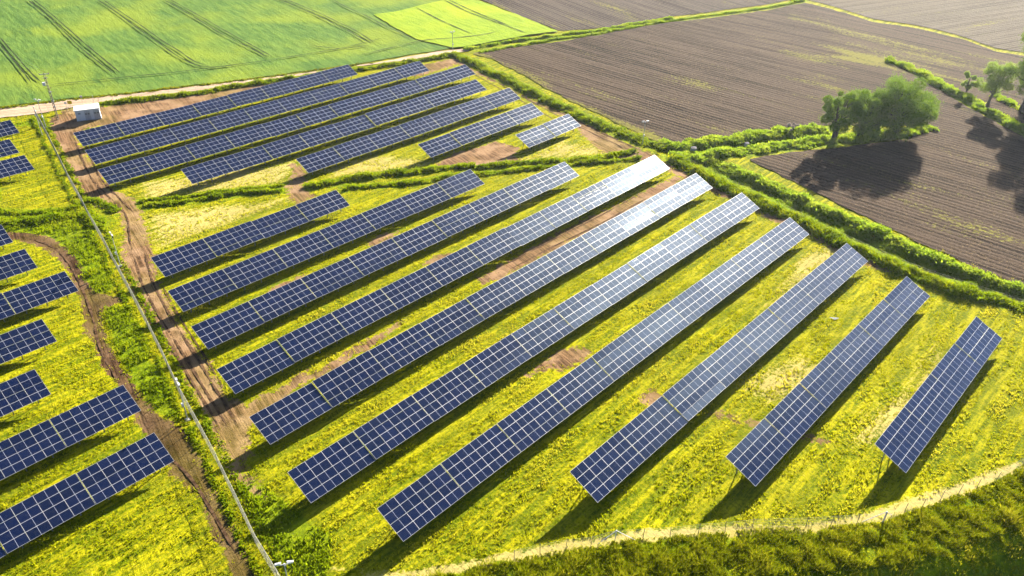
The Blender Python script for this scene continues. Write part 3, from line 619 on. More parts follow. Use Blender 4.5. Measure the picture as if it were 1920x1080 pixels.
tag(blades('grass', gx_[mm], gy_[mm], gh[mm], 5, .085, M_mown, ti[mm], 1.1), 'short mown yellow green grass between the solar rows', 'grass', kind='stuff')
tag(blades('grass', gx_[~mm], gy_[~mm], gh[~mm]*1.25, 6, .12, M_lush, ti[~mm]*.9, .9), 'longer green grass on both sides of the long fence', 'grass', kind='stuff')

LABEL_STRIP = {}
def strip(i, pts, hw, h, dens, kind, label):
    P = np.array(pts, float)
    L = np.concatenate([[0], np.cumsum(np.hypot(*np.diff(P, axis=0).T))])
    n = int(L[-1] * hw * 2 * dens * 1.6)
    s = rng.uniform(0, L[-1], n); o = rng.normal(0, .5, n)*hw
    x = np.interp(s, L, P[:, 0]); y = np.interp(s, L, P[:, 1])
    k = np.clip(np.searchsorted(L, s, side='right')-1, 0, len(P)-2)
    t = P[k+1]-P[k]; t /= np.linalg.norm(t, axis=1)[:, None]
    x = x - t[:, 1]*o; y = y + t[:, 0]*o
    wob_ = nz(s, s*0+i*7.0, 6.0)*hw*.45
    x = x - t[:, 1]*wob_; y = y + t[:, 0]*wob_
    pr = np.sqrt(np.clip(1 - (o/(hw*1.25))**2, .02, 1))
    lump = .78 + .34*nz(x, y, 4.2) + .16*nz(x, y, 1.3)
    hh = h * pr * np.clip(lump, .35, 1.4)
    # a low mound of leaf litter and stems under the blades
    zz = zf(x, y) + rng.uniform(0, .55, n)*hh
    mat = {'lush': M_lush, 'leafy': M_leafy, 'dry': M_dry}[kind]
    tint = np.clip(.45 + .32*nz(x, y, 4.5) + rng.normal(0, .15, n), 0, 1)
    o_ = blades('tall_grass', x, y, hh*.8, 6, .15 + .05*(kind == 'leafy'), mat, tint, .45, zz, .5)
    tag(o_, label, 'tall grass', kind='stuff')
SL = ["grassy bank along the near side of the dirt road", "grassy bank running down the right edge of the solar field beside the ploughed soil",
 "bushy growth on the far side of the ditch leading to the big tree", "bushy growth on the near side of the ditch leading to the big tree",
 "tall grass on the near side of the wide ditch at the right", "tall weeds on the far side of the wide ditch at the right",
 "low weeds in the bottom of the wide ditch at the right", "near grass line of the short ditch left of the bare crossing", "far grass line of the short ditch left of the bare crossing",
 "left far grass line of the ditch right of the bare crossing", "near grass line of the ditch right of the bare crossing", "right far grass line of the ditch, reaching the bare strip",
 "leafy bank left of the long fence above the dark curved path", "thin grass line above the leafy bank left of the long fence", "tuft of tall grass between the long fence and the brown path",
 "far line of bushy growth between the two upper ploughed fields", "near line of bushy growth between the two upper ploughed fields",
 "bushy hedge bank crossing the ploughed soil at the right", "tall weeds beside the small trees at the far right", "bushes around the foot of the big tree", "yellow verge between the crop and the dirt road"]
for i, (nm, _, pts, hw, h, dn, kd) in enumerate(STRIPS):
    strip(i, pts, hw, h, dn*(1.5 if i in (2, 3, 4, 5, 6) else 1.2), kd, SL[i])
# grass along the long fence
for sgn, hw, lab in ((1, .6, "green grass growing along the right side of the long fence"), (-1, .5, "green grass growing along the left side of the long fence")):
    P = np.array(fence_left); T = np.gradient(P, axis=0); T /= np.linalg.norm(T, axis=1)[:, None]
    off = [tuple(p + sgn*1.0*np.array((-t[1], t[0]))) for p, t in zip(P, T)]
    strip(30+sgn, off, hw, .34, 8, 'lush', lab)
# the rough bank at the lower right
bank_poly = bank_br_hi + bank_br_lo[::-1]
def bank_test(x, y):
    d, s = seg_dist(x, y, bank_br_hi)
    d2, s2 = seg_dist(x, y, bank_br_lo)
    return (s < 0) & in_view(x, y, 120) & ((s2 > 0) | (rng.uniform(0, 1, len(x)) < .35))
bx_, by_ = scatter(-12, 72, 38, 68, 64000, bank_test)
kb = .5*nz(bx_, by_, 2.4) + .4*nz(bx_, by_, 1.1)
k2 = kb > -.45
bx_, by_, kb = bx_[k2], by_[k2], kb[k2]
d2, s2 = seg_dist(bx_, by_, bank_br_lo)
bh = np.clip(.46 + .62*kb, .10, 1.1) * np.where(s2 > 0, 1, .45)
dhi, _ = seg_dist(bx_, by_, bank_br_hi)
bh = bh * (.45 + .55*sst(0, 1.6, dhi))
tag(blades('tall_grass', bx_, by_, bh, 8, .065, M_bank, np.clip(.45+.35*kb, 0, 1), .5, None, .5), 'rough tall olive grass on the bank outside the curved wire fence', 'tall grass', kind='stuff')

# ------------------------------------------------------------------ solar rows
M_alu = plain('frame_aluminium', (.90, .89, .88), .45, .35, .04)
M_steel = plain('galvanised_steel', (.42, .43, .44), .5, .6, .1)
M_back = plain('module_back_sheet', (.55, .55, .56), .7, 0, .05)
def glass_material():
    t = MT('solar_cells')
    sp = t.n.new('ShaderNodeSeparateXYZ'); t.l.new(t.coord(), sp.inputs[0])
    def lines(o, pitch, w):
        f = t.math('FRACT', t.math('DIVIDE', o, pitch))
        d = t.math('ABSOLUTE', t.math('SUBTRACT', f, .5))
        return t.math('GREATER_THAN', d, .5 - w/pitch/2)
    rowl = lines(sp.outputs[1], 1.0/6, .010)
    coll = lines(sp.outputs[0], 2.02/24, .004)
    mid = t.math('LESS_THAN', t.math('ABSOLUTE', t.math('SUBTRACT', sp.outputs[0], 1.047)), .010)
    r = t.rand()
    cell = t.mix(r, (.001, .0032, .016), (.002, .0055, .027))
    c = t.mix(t.math('MAXIMUM', rowl, coll), cell, (.022, .027, .055))
    c = t.mix(mid, c, (.50, .52, .58))
    dust = t.noise(1.3, detail=4)
    c = t.mix(t.math('MULTIPLY', t.rng(dust, .45, .75), .02), c, (.5, .45, .38))
    t.set(c, t.math('MULTIPLY_ADD', dust, .10, .10), spec=.5, k=1.0)
    t.b.inputs['IOR'].default_value = 1.75
    t.b.inputs['Specular Tint'].default_value = (.60, .82, 1.0, 1)
    return t.m
M_glass = glass_material()
MW, MH, PX_, PY_ = 2.100, 1.047, 2.113, 1.06
def module_mesh():
    b = MB(); th = .035; fr = .017
    for c, d in (((MW/2, fr/2, -th/2), (MW, fr, th)), ((MW/2, MH-fr/2, -th/2), (MW, fr, th)),
                 ((fr/2, MH/2, -th/2), (fr, MH-2*fr, th)), ((MW-fr/2, MH/2, -th/2), (fr, MH-2*fr, th))):
        b.box(c, d, 0)
    b.box((MW/2, MH/2, -.010), (MW-2*fr, MH-2*fr, .010), 1)
    # back sheet under the glass
    b.add([(fr, fr, -.020), (MW-fr, fr, -.020), (MW-fr, MH-fr, -.020), (fr, MH-fr, -.020)], [(0, 3, 2, 1)], 2)
    return b.mesh('solar_module', [M_alu, M_glass, M_back])
ME_mod = module_mesh()
D_ = 4*PY_
ct, st_ = math.cos(R(TILT)), math.sin(R(TILT))
ZLOW = 1.2
def table_mesh(nc):
    """purlins, rafters: lies in the plane of the table, local z is its normal"""
    b = MB(); W = nc*PX_
    for y in (.35, 1.40, 2.85, 3.90): b.box((W/2, y, -.085), (W + .078, .06, .08))
    nr = 3
    for k in range(nr):
        x = W*(k+.5)/nr; b.box((x, D_/2, -.175), (.07, D_*.92, .10))
    return b.mesh('panel_table', M_steel)
def post_mesh(h, name, brace=0):
    b = MB()
    b.box((0, 0, h/2 - .4), (.12, .10, h + .8)); b.box((0, 0, h - .03), (.20, .16, .06))
    return b.mesh(name, M_steel)
ME_tab = {4: table_mesh(4), 5: table_mesh(5)}
YR, YF = 3.1, 1.0
HR, HF = ZLOW + YR*st_ - .22, ZLOW + YF*st_ - .22
ME_pr, ME_pf = post_mesh(HR, 'rear_post'), post_mesh(HF, 'front_post')
_b = MB(); _b.tube([(0, YF*ct + .1, .35), (0, YR*ct - .1, HR - .30)], .035, 6); ME_br = _b.mesh('brace', M_steel)
def solar_row(x, y, nc, dz, label, group):
    zg = float(base_z(x, y)) + dz
    root = empty('solar_array', (x, y, zg), ROWROT)
    tag(root, label, 'solar array', group)
    ux, uy = math.cos(ROWROT), math.sin(ROWROT)
    nt = max(1, nc//4); cols = [4]*nt
    cols[-1] += nc - 4*nt
    off = 0.0
    for ti_, c in enumerate(cols):
        W = c*PX_
        za = float(base_z(x+ux*off, y+uy*off)) + dz; zb = float(base_z(x+ux*(off+W), y+uy*(off+W))) + dz
        slope = math.atan2(zb-za, W) + rnd.gauss(0, .0025)
        jz = rnd.gauss(0, .03)
        t = link(bpy.data.objects.new('panel_table', ME_tab[c])); t.parent = root
        t.matrix_local = Matrix.Translation((off, 0, za - zg + ZLOW + jz)) @ Matrix.Rotation(-slope, 4, 'Y') @ Matrix.Rotation(R(TILT + rnd.gauss(0, .35)), 4, 'X')
        for j in range(4):
            # each line of modules sits on its own rail, so it tips a touch its own way
            rx, ry = rnd.gauss(0, .85), rnd.gauss(0, .40)
            for i in range(c):
                m = link(bpy.data.objects.new('solar_module', ME_mod)); m.parent = t
                ax, ay = R(rx + rnd.gauss(0, .12)), R(ry + rnd.gauss(0, .12))
                m.matrix_local = Matrix.Translation((i*PX_ + .01, j*PY_ + .01, 0)) @ Matrix.Rotation(ax, 4, 'X') @ Matrix.Rotation(ay, 4, 'Y')
        for k in range(3):
            xx = off + W*(k+.5)/3
            zz = za + (zb-za)*(k+.5)/3 - zg + jz
            for me, nm, yy in ((ME_pr, 'rear_post', YR*ct), (ME_pf, 'front_post', YF*ct), (ME_br, 'brace', 0)):
                p = link(bpy.data.objects.new(nm, me)); p.parent = root; p.location = (xx + (.05 if nm == 'brace' else 0), yy, zz)
        off += W + GAP - .052
for q in ROWS: solar_row(*q[:4], q[4], 'solar rows right of the long fence')
for q in LROWS: solar_row(*q[:4], q[4], 'solar rows left of the long fence')

# ------------------------------------------------------------------ fences
M_wire = plain('fence_wire', (.50, .50, .38), .5, .2, .1)
M_fpost = plain('fence_post_steel', (.50, .50, .46), .6, .3, .15)
M_dpost = plain('thin_dark_post', (.16, .13, .10), .8, 0, .2)
M_white = plain('white_paint', (.78, .78, .80), .45, 0, .05)
M_black = plain('black_plastic', (.015, .015, .018), .4, 0, .1)
def resample(pts, step):
    P = np.array(pts, float); L = np.concatenate([[0], np.cumsum(np.hypot(*np.diff(P, axis=0).T))])
    n = max(2, int(round(L[-1]/step)) + 1); s = np.linspace(0, L[-1], n)
    return np.stack([np.interp(s, L, P[:, 0]), np.interp(s, L, P[:, 1])], 1)
def mesh_fence(pts, h, label, post_step=2.6, pitch=.10, wr=.005, name='chain_link_fence'):
    Q = resample(pts, post_step); c = Q[0]
    root = empty(name, (c[0], c[1], z1(*c)))
    tag(root, label, 'fence'); z0 = z1(*c)
    pm = MB(); pm.tube([(0, 0, -.4), (0, 0, h+.05)], .035, 6); me = pm.mesh('post', M_fpost)
    for p in Q:
        o = link(bpy.data.objects.new('post', me)); o.parent = root; o.location = (p[0]-c[0], p[1]-c[1], z1(*p)-z0)
    V, Fc = [], []
    def quadwire(a, b, r):
        k = len(V); a = np.array(a); b = np.array(b); d = b-a; d /= np.linalg.norm(d)
        u = np.cross(d, (.3, .2, .9)); u /= np.linalg.norm(u); w = np.cross(d, u)
        for p in (a, b):
            for q in range(3):
                an = q*2.0944; V.append(p + (u*math.cos(an) + w*math.sin(an))*r)
        Fc.extend([(k+q, k+(q+1) % 3, k+3+(q+1) % 3, k+3+q) for q in range(3)])
    Lr = resample(pts, pitch*2)
    zz = zf(Lr[:, 0], Lr[:, 1]) - z0
    for i in range(len(Lr)-1):
        a, b = Lr[i]-c, Lr[i+1]-c; m = (a+b)/2; zm = (zz[i]+zz[i+1])/2
        # slanted wires crossing like chain link
        quadwire((a[0], a[1], zz[i]+.04), (a[0], a[1], zz[i]+h), wr)
        quadwire((m[0], m[1], zm+.04), (m[0], m[1], zm+h), wr)
    Lh = resample(pts, 1.0); zh = zf(Lh[:, 0], Lh[:, 1]) - z0
    for lv in np.arange(.08, h, .30):
        for i in range(len(Lh)-1):
            quadwire((*(Lh[i]-c), zh[i]+lv), (*(Lh[i+1]-c), zh[i+1]+lv), wr)
    o = link(bpy.data.objects.new('wire_mesh', mesh_np('wire_mesh', np.array(V), np.array(Fc), M_wire))); o.parent = root
    rb = MB(); rb.tube([(*(Lh[i]-c), zh[i]+h) for i in range(len(Lh))], .018, 6); rb.build('top_rail', M_wire, root)
    return root
mesh_fence(fence_left, 2.0, 'long pale chain link fence dividing the two groups of solar rows')
def wire_fence(pts, h, label, step=None, wr=.008, strands=6, pr=.03, mat=None):
    Q = np.array(pts, float) if step is None else resample(pts, step); c = Q[0]; z0 = z1(*c)
    root = empty('wire_fence', (c[0], c[1], z0)); tag(root, label, 'fence')
    pm = MB(); pm.tube([(0, 0, -.3), (.02, .01, h)], pr, 5); me = pm.mesh('post', mat or M_dpost)
    for p in Q:
        o = link(bpy.data.objects.new('post', me)); o.parent = root; o.location = (p[0]-c[0], p[1]-c[1], z1(*p)-z0); o.rotation_euler = (rnd.gauss(0, .04), rnd.gauss(0, .04), 0)
    b = MB()
    for k in range(strands):
        hh = h*(k+1)/(strands+.3)
        b.tube([(p[0]-c[0], p[1]-c[1], z1(*p)-z0+hh) for p in Q], wr, 3, caps=False)
    b.build('wire', M_wire, root)
    return root
wf = wire_fence(bank_br_hi, 1.5, 'thin wire fence curving along the lower right edge of the solar field')
wire_fence(STRIPS[0][2], 1.6, 'thin wire fence on the grassy bank beside the dirt road', 3.0, .006, 5, .022)
wire_fence(STRIPS[1][2], 1.6, 'thin wire fence on the bank beside the ploughed field', 3.0, .006, 5, .022)
wire_fence([(p[0]+.3, p[1]+.5) for p in STRIPS[4][2]], 1.5, 'thin wire fence half hidden in the tall grass of the wide ditch', 3.0, .006, 5, .022)
def strut(name, base, foot_a, foot_b, h, label):
    x, y = base; r = empty(name, (x, y, z1(x, y))); tag(r, label, 'fence post')
    b = MB(); b.tube([(0, 0, -.3), (0, 0, h)], .05, 8); b.build('post', M_white, r)
    for f in (foot_a, foot_b):
        b = MB(); b.tube([(0, 0, h-.08), (f[0]-x, f[1]-y, z1(*f)-z1(x, y))], .035, 6); b.build('brace', M_white, r)
strut('braced_post', PTS['br1'], (PTS['br1a'][0]-.3, PTS['br1a'][1]-.2), PTS['br1b'], 1.5, 'white braced post of the curved fence near the bottom centre')
strut('braced_post', PTS['br2'], (PTS['br2a'][0]-.5, PTS['br2a'][1]-.3), PTS['br2b'], 1.7, 'white braced post of the curved fence near the lower right')

# ------------------------------------------------------------------ camera masts
M_mast = plain('mast_steel', (.55, .58, .60), .45, .4, .08)
M_conc = plain('pale_concrete', (.45, .43, .40), .9, 0, .12, 6.0)
def cctv(x, y, h, rz, label):
    r = empty('camera_mast', (x, y, z1(x, y)), rz); tag(r, label, 'camera mast', 'camera masts round the solar field')
    b = MB(); b.tube([(0, 0, .05), (0, 0, h*.5), (0, 0, h)], [.075, .06, .05], 10); b.build('pole', M_mast, r)
    b = MB(); b.box((0, 0, .0), (.55, .55, .20)); b.box((0, 0, .12), (.30, .30, .04), 1); b.build('base', [M_conc, M_white], r, bevel=.02)
    b = MB(); b.box((0, -.14, h*.42), (.30, .18, .42)); b.box((0, -.235, h*.42), (.24, .012, .34)); b.build('junction_box', M_white, r, bevel=.012)
    b = MB(); b.tube([(-.55, 0, h-.08), (.55, 0, h-.08)], .03, 8); b.tube([(0, 0, h-.25), (0, 0, h+.04)], .06, 8); b.build('bracket', M_white, r)
    for s in (-1, 1):
        c = MB(); M = Matrix.Rotation(s*R(8), 3, 'Y')
        c.box((s*.55, 0, h+.08), (.46, .16, .16), 0, M); c.box((s*.52, 0, h+.185), (.56, .20, .03), 0, M)
        o = c.build('camera_head', M_white, r, bevel=.015)
        c = MB(); c.tube([(s*.78, 0, h+.06-.02), (s*.82, 0, h+.05-.02)], .065, 10); c.build('lens', M_black, o)
    c = MB(); c.box((.0, .10, h-.42), (.24, .14, .30)); c.build('infrared_lamp', M_black, r, bevel=.01)
    return r
for key, rz, lab in (('cam1', R(-55), 'camera mast standing against the long fence in the lower left, on a white foot'),
                     ('cam2', R(-50), 'camera mast between the long fence and the brown path'),
                     ('cam3', R(-10), 'camera mast at the top corner of the long fence beside the utility pole'),
                     ('cam4', R(20), 'camera mast in front of the ploughed field where the ditches meet'),
                     ('cam5', R(40), 'camera mast at the far corner of the solar field by the bright crop'),
                     ('cam6', R(15), 'camera mast at the bottom edge right of the long fence')):
    x, y, h = POLES[key]; cctv(x, y, h, rz, lab)
x, y, h = POLES['corner']
r = empty('corner_post', (x, y, z1(x, y))); tag(r, 'tall pale corner post at the top end of the long fence', 'post')
b = MB(); b.tube([(0, 0, -.2), (0, 0, h)], [.08, .06], 8); b.build('pole', M_fpost, r)
b = MB(); b.box((0, 0, h+.05), (.35, .16, .14)); b.box((.1, 0, h-.8), (.25, .16, .3)); b.build('camera_head', M_white, r, bevel=.02)
b = MB(); b.box((-.1, -.06, h*.72), (.22, .14, .30)); b.build('junction_box', M_white, r, bevel=.02)

# utility pole with transformer
M_pole = plain('weathered_pole', (.30, .24, .19), .85, 0, .18, 5.0)
M_insul = plain('brown_insulator', (.22, .09, .05), .3, 0, .1)
def utility(x, y, h, rz, label, kit=True):
    r = empty('utility_pole', (x, y, z1(x, y)), rz); tag(r, label, 'utility pole')
    b = MB()
    for s in (-1, 1):
        b.box((s*.13, 0, h/2-.3), (.13, .26, h+.6), 0, None, .72)
    for k in range(12): b.box((0, 0, .5 + k*(h-1)/11.5), (.22, .16, .14))
    b.build('pole', M_pole, r, bevel=.01)
    b = MB(); b.box((0, 0, h+.05), (1.9, .12, .12)); b.box((0, .0, h-.75), (1.0, .10, .10)); b.build('crossarm', M_mast, r)
    for k in (-.85, 0, .85):
        b = MB(); b.tube([(k, 0, h+.11), (k, 0, h+.20), (k, 0, h+.26), (k, 0, h+.33), (k, 0, h+.38)], [.05, .09, .05, .08, .03], 8); b.build('insulator', M_insul, r)
    if kit:
        b = MB(); b.box((-.55, -.05, h*.80), (.55, .5, .62)); b.box((-.55, -.05, h*.80+.34), (.60, .55, .05))
        for k in range(4): b.box((-.86, -.20+.12*k, h*.80), (.05, .03, .5))
        b.build('transformer', M_white, r, bevel=.02)
        b = MB(); b.tube([(.22, 0, .3), (.22, 0, h*.62)], .04, 6)
        for z_ in (h*.30, h*.42, h*.62): b.box((.12, 0, z_), (.5, .34, .06))
        b.build('cable_duct', M_mast, r)
        for z_ in (.62, .70):
            b = MB(); b.tube([(-.5, -.02, h*z_), (.55, -.02, h*z_)], .03, 6); b.box((.5, 0, h*z_+.08), (.1, .1, .16)); b.build('switch_bar', M_insul, r)
    return r
x, y, h = POLES['utility']; utility(x, y, h, R(25), 'tall weathered utility pole with a white transformer beside the kiosk')
def wires(a, b, h, label, sp=.85, r=.018, sag=1.2):
    a = Vector((*a, z1(*a)+h)); b_ = Vector((*b, z1(*b)+h)); d = (b_-a); n = Vector((-d.y, d.x, 0)).normalized()
    root = empty('overhead_line', a); tag(root, label, 'power line')
    for k in (-1, 0, 1):
        m = MB(); pts = []
        for i in range(25):
            t = i/24; p = a + d*t + n*sp*k; p.z -= 4*sag*t*(1-t); pts.append(p-a)
        m.tube(pts, r, 4, caps=False); m.build('wire', M_mast, root)
utility(-188.0, 196.0, 9.5, R(-30), 'utility pole carrying the overhead line across the green field', False)
utility(-118.0, 300.0, 9.5, R(-30), 'utility pole at the far end of the overhead line', False)
wires((-188.0, 196.0), (-118.0, 300.0), 9.85, 'overhead line crossing the top left corner above the green field')
x, y, h = POLES['utility']
wires((x, y), (-170.0, 222.6), 10.3, 'thin wires running from the utility pole over the green field', .8, .012, .8)

# ------------------------------------------------------------------ transformer kiosk
def kiosk():
    (x0, y0), (x1, y1) = POLES['hut'][:2], PTS['hutR']
    L = math.hypot(x1-x0, y1-y0); a = math.atan2(y1-y0, x1-x0); H, Dp = 2.35, 2.5
    r = empty('transformer_kiosk', (x0, y0, z1(x0, y0) - .05), a); tag(r, 'small white transformer kiosk with grey doors beside the utility pole', 'kiosk')
    Mw = plain('kiosk_render', (.72, .74, .80), .8, 0, .03, 2.0); Mr = plain('kiosk_roof', (.80, .80, .78), .7, 0, .03)
    Md = plain('grey_door_metal', (.50, .53, .60), .5, .2, .05); Mv = plain('vent_shadow', (.08, .09, .12), .6)
    b = MB(); b.box((L/2, Dp/2, H/2), (L, Dp, H)); b.build('wall', Mw, r)
    b = MB(); b.box((L/2, Dp/2, .05), (L+.16, Dp+.16, .20)); b.build('plinth', M_conc, r)
    b = MB(); o = .14
    b.add([(-o, -o, H+.003), (L+o, -o, H+.003), (L+o, Dp+o, H+.003), (-o, Dp+o, H+.003), (-o, -o, H+.16), (L+o, -o, H+.16), (L+o, Dp+o, H+.34), (-o, Dp+o, H+.34)],
          [(0, 3, 2, 1), (4, 5, 6, 7), (0, 1, 5, 4), (1, 2, 6, 5), (2, 3, 7, 6), (3, 0, 4, 7)])
    b.build('roof', Mr, r, bevel=.02)
    for fa, fb in ((.365, .60), (.735, .985)):
        w = (fb-fa)*L; b = MB(); b.box(((fa+fb)/2*L, -.02, 1.13), (w, .05, 2.06)); d = b.build('door', Md, r, bevel=.01)
        for q in (0, 1):
            b = MB()
            for k in range(6): b.box((fa*L + w*(.27+.46*q), -.052, 1.35+.06*k), (w*.30, .02, .035))
            b.build('vent', Mv, d)
        b = MB(); b.box(((fa+fb)/2*L, -.05, 1.13), (.02, .015, 2.0)); b.build('door_joint', Mv, d)
        b = MB(); b.box(((fa+fb)/2*L + .1, -.07, 1.05), (.14, .04, .04)); b.build('handle', M_black, d)
    b = MB()
    for k in range(5): b.box((L*.16, -.012, 1.6+.07*k), (.5, .02, .04))
    b.build('wall_vent', Mv, r)
kiosk()

# signs by the entrance
M_yel = plain('yellow_sign', (.80, .55, .02), .5, 0, .03)
def sign(x, y, h, w, hh, mat, rz, label):
    r = empty('sign', (x, y, z1(x, y)), rz); tag(r, label, 'sign')
    b = MB(); b.tube([(0, 0, -.2), (0, 0, h)], .03, 6); b.build('post', M_fpost, r)
    b = MB(); b.box((0, -.045, h-hh*.45), (w, .03, hh)); b.build('board', mat, r, bevel=.01)
x, y, h = POLES['sign']; sign(x, y, h, .55, .40, M_white, R(8), 'small white sign on a thin post right of the utility pole')
x, y, h = POLES['sign2']; sign(x-.9, y+.1, h+.1, .95, .80, M_yel, R(8), 'yellow sign on a thin post behind the kiosk roof')
x, y, h = POLES['post3']; sign(x-2.6, y-.1, h+.35, .5, .4, M_white, R(10), 'small white sign showing just above the kiosk roof')
r = empty('thin_post', (x, y, z1(x, y))); tag(r, 'thin bare gate post at the right behind the kiosk', 'post')
b = MB(); b.tube([(0, 0, -.2), (0, 0, h+.4)], .035, 6); b.build('pole', M_fpost, r); b = MB(); b.tube([(0, 0, h+.38), (0, 0, h+.46)], .05, 6); b.build('cap', M_fpost, r)
wire_fence([(-104.2, 166.0), (-101.9, 167.0), (-99.9, 167.7), (-97.0, 172.3)], 1.7, 'short see-through gate fence between the utility pole and the dirt road', None, .006, 7, .028, M_fpost)

# concrete rings in the ditch
M_ring = plain('weathered_concrete', (.55, .50, .46), .9, 0, .15, 8.0); M_hole = plain('dark_hollow', (.03, .025, .02), .9)
def ring(x, y, h, rad, label, dz=0.0):
    r = empty('concrete_well', (x, y, z1(x, y)+dz)); tag(r, label, 'well')
    b = MB(); n = 20
    prof = [(rad, -.4), (rad, h-.05), (rad-.05, h), (rad-.10, h), (rad-.12, h-.35)]
    vs = [(p*math.cos(2*math.pi*k/n), p*math.sin(2*math.pi*k/n), z_) for p, z_ in prof for k in range(n)]
    b.add(vs, [(i*n+k, i*n+(k+1) % n, (i+1)*n+(k+1) % n, (i+1)*n+k) for i in range(len(prof)-1) for k in range(n)]); b.build('ring', M_ring, r)
    b = MB(); b.tube([(0, 0, h-.42), (0, 0, h-.36)], rad-.12, 16); b.build('hollow_shade', M_hole, r)  # dark disc whose colour stands in for the shade inside the ring
    b = MB(); b.box((.1, .12, h-.02), (rad*1.3, rad*.9, .12), 0, Matrix.Rotation(.3, 3, 'X')); b.build('lid', M_ring, r, bevel=.03)
ring(POLES['culvert'][0], POLES['culvert'][1], 1.1, .6, 'round pale concrete well in the grass where the ditches meet', .3)
ring(POLES['culv2'][0], POLES['culv2'][1], .9, .45, 'smaller pale concrete well half hidden between the two bushy ditch lines', .5)

# puddle
pm = MT('water'); pm.set((.30, .33, .36), .04)
px, py = PTS['puddle']; n = 22
v = [(px + (.5+.28*math.sin(3*a)+.1*math.cos(5*a))*math.cos(a)*.9, py + (.55+.2*math.cos(2*a))*math.sin(a)*.7, z1(px, py)+.10) for a in [2*math.pi*k/n for k in range(n)]]
me = bpy.data.meshes.new('puddle'); me.from_pydata(v, [], [tuple(range(n))]); me.materials.append(pm.m)
tag(link(bpy.data.objects.new('puddle', me)), kind='structure')

# ------------------------------------------------------------------ trees
M_bark = plain('bark', (.11, .085, .06), .9, 0, .2, 4.0)
M_crown = leaf_material('tree_leaves', (.12, .22, .03), (.22, .36, .035), (.42, .50, .06), .36, .5)
M_crown2 = leaf_material('pale_leaves', (.16, .28, .05), (.32, .46, .07), (.50, .58, .12), .5, .6)
M_pink = leaf_material('blossom', (.40, .30, .26), (.62, .52, .46), (.75, .68, .60), .3)
def tree(x, y, h, cr, label, trunks=1, lobes=26, leaves=26000, mat=None, low=.12, group=None, cat='tree', lw=.22, trh=.35, seed=1, flat=1.0):
    rg = np.random.default_rng(seed); rr = random.Random(seed)
    r = empty('tree', (x, y, z1(x, y))); tag(r, label, cat, group)
    tb = MB(); cen = []
    c0 = Vector((0, 0, h*(.5+low*.5)))
    for k in range(lobes):
        for _ in range(30):
            d = Vector((rg.normal(), rg.normal(), rg.normal())).normalized() * (rg.uniform(.25, .92) ** .6)
            p = Vector((d.x*cr*.95, d.y*cr*.95, h*low + (h*(1-low))*(.5+.46*d.z)))
            if all((p-q[0]).length > cr*.28 for q in cen): break
        s = cr*rg.uniform(.14, .30)
        cen.append((p, s))
    for t in range(trunks):
        a = 2*math.pi*t/trunks + .4; off = Vector((math.cos(a), math.sin(a), 0)) * (.5 if trunks > 1 else 0)
        top = Vector((off.x*2.2, off.y*2.2, h*.78)); b0 = off*.6; b0.z = -.3
        pts = [b0.lerp(top, q) + Vector((rr.uniform(-.15, .15), rr.uniform(-.15, .15), 0))*(1 if 0 < q < 1 else 0) for q in (0, .15, .3, .5, .75, 1)]
        R0 = h*.022 + .05
        tb.tube(pts, [R0*1.5, R0*1.1, R0, R0*.75, R0*.45, R0*.15], 8)
        for p, s in cen[t::trunks]:
            q = .2 + .55*min(1, max(0, p.z/h)) * rr.uniform(.6, 1); st = pts[0].lerp(top, q)
            mid = st.lerp(p, .5) + Vector((0, 0, -.05*h*rr.random())); tb.tube([st, mid, p], [R0*.45, R0*.28, R0*.07], 5, caps=False)
    tb.build('trunk', M_bark, r)
    w = np.array([s**2 for _, s in cen]); w /= w.sum()
    which = rg.choice(len(cen), leaves, p=w)
    C = np.array([tuple(p) for p, _ in cen])[which]; Sz = np.array([s for _, s in cen])[which]
    d = rg.normal(size=(leaves, 3)); d /= np.linalg.norm(d, axis=1)[:, None]
    rad = rg.uniform(.35, 1, leaves) ** .5
    rad = np.where(rg.uniform(0, 1, leaves) < .18, rad*1.4, rad) * (1 + .25*np.sin(d[:, 0]*7 + which) * np.cos(d[:, 1]*6 + which*2))
    P = C + d * (Sz*rad)[:, None] * np.array([1, 1, .85*flat])
    P[:, 2] = np.maximum(P[:, 2], .15)
    n1 = rg.normal(size=(leaves, 3)); n1 /= np.linalg.norm(n1, axis=1)[:, None]
    n2 = np.cross(n1, rg.normal(size=(leaves, 3))); n2 /= np.linalg.norm(n2, axis=1)[:, None]
    sz = (lw * rg.uniform(.6, 1.3, leaves))[:, None]
    V = np.stack([P - n1*sz*.5, P + n2*sz*.3, P + n1*sz*.5, P - n2*sz*.3], 1).reshape(-1, 3)
    Fc = np.arange(leaves*4).reshape(-1, 4)
    tint = np.clip(.42 + .16*rg.normal(size=leaves) + .10*np.sin(which*2.3), 0, 1)
    me = mesh_np('crown', V, Fc, mat or M_crown, attrs={'tint': np.repeat(tint, 4)})
    o = link(bpy.data.objects.new('crown', me)); o.parent = r
    return r
tx, ty, th = POLES['tree_big']
tree(tx, ty+1.0, 12.6, 7.2, 'largest dense green tree standing in the ploughed field at the right', 3, 52, 74000, seed=4, low=.03)
tree(tx-8.0, ty-.3, 10.8, 5.4, 'round green tree directly left of the largest tree', 2, 34, 42000, seed=5, low=.05)
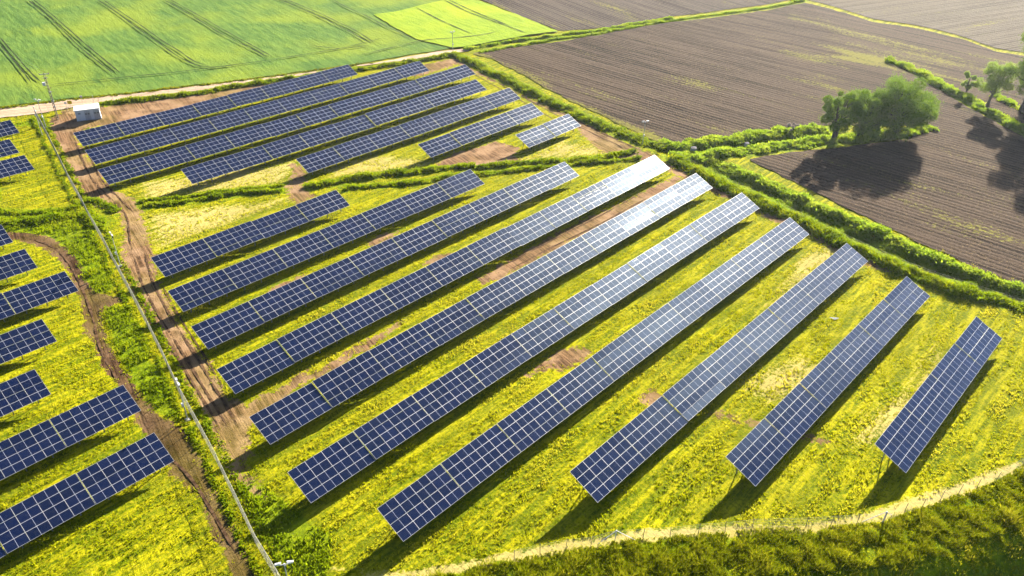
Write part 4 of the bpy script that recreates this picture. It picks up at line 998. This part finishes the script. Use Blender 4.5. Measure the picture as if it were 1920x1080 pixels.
tree(POLES['tree_l'][0]-1.5, POLES['tree_l'][1]+1.0, 11.6, 3.9, 'slimmer green tree farthest left in the clump by the ditch', 2, 24, 24000, seed=6, low=.10)
tx, ty, th = POLES['t_r1']
tree(tx, ty, 5.4, 2.6, 'small bushy pale tree on the hedge bank, left of the thin trunked tree', 1, 9, 7000, M_crown2, .10, seed=7)
tx, ty, th = POLES['t_r2']
tree(tx, ty, 10.6, 4.4, 'slim tree with a bare trunk on the hedge bank at the right', 1, 26, 17000, M_crown2, .30, seed=8)
tree(PTS['tr3'][0]+1.0, PTS['tr3'][1]+1, 11.0, 4.4, 'pale green tree partly cut by the right edge of the picture', 1, 18, 16000, M_crown2, .30, seed=9)
tree(117.0, 177.0, 23.0, 7.5, 'tree standing beyond the right edge that shades the ploughed soil', 2, 34, 60000, None, .1, seed=10)
tree(121.5, 170.0, 21.0, 7.0, 'second tree beyond the right edge, nearer to the camera', 2, 34, 60000, None, .1, seed=12)
tx, ty, th = POLES['blossom']
tree(tx, ty, 2.6, 1.4, 'small pale pink blossoming bush on the ditch bank', 1, 6, 2500, M_pink, .15, cat='bush', lw=.22, seed=11)
tree(-107.0, 296.0, 13.0, 5.5, 'tree beyond the top edge that shades the green field', 2, 18, 14000, None, .1, seed=13)

# ------------------------------------------------------------------ thin morning haze
def haze():
    me = bpy.data.meshes.new('haze'); b = MB()
    b.box((0, 100, 30.5), (5000, 5000, 77)); b.v = [(v[0]+100, v[1]+400, v[2]) for v in b.v]
    m = bpy.data.materials.new('haze'); m.use_nodes = True; n = m.node_tree.nodes; n.clear()
    o = n.new('ShaderNodeOutputMaterial'); v = n.new('ShaderNodeVolumePrincipled')
    v.inputs['Color'].default_value = (.80, .88, 1, 1); v.inputs['Density'].default_value = HAZE; v.inputs['Anisotropy'].default_value = .55
    m.node_tree.links.new(v.outputs[0], o.inputs['Volume'])
    ob = b.build('haze', m); tag(ob, 'thin pale haze lying over the fields', 'haze', kind='stuff')
HAZE = .000045
haze()
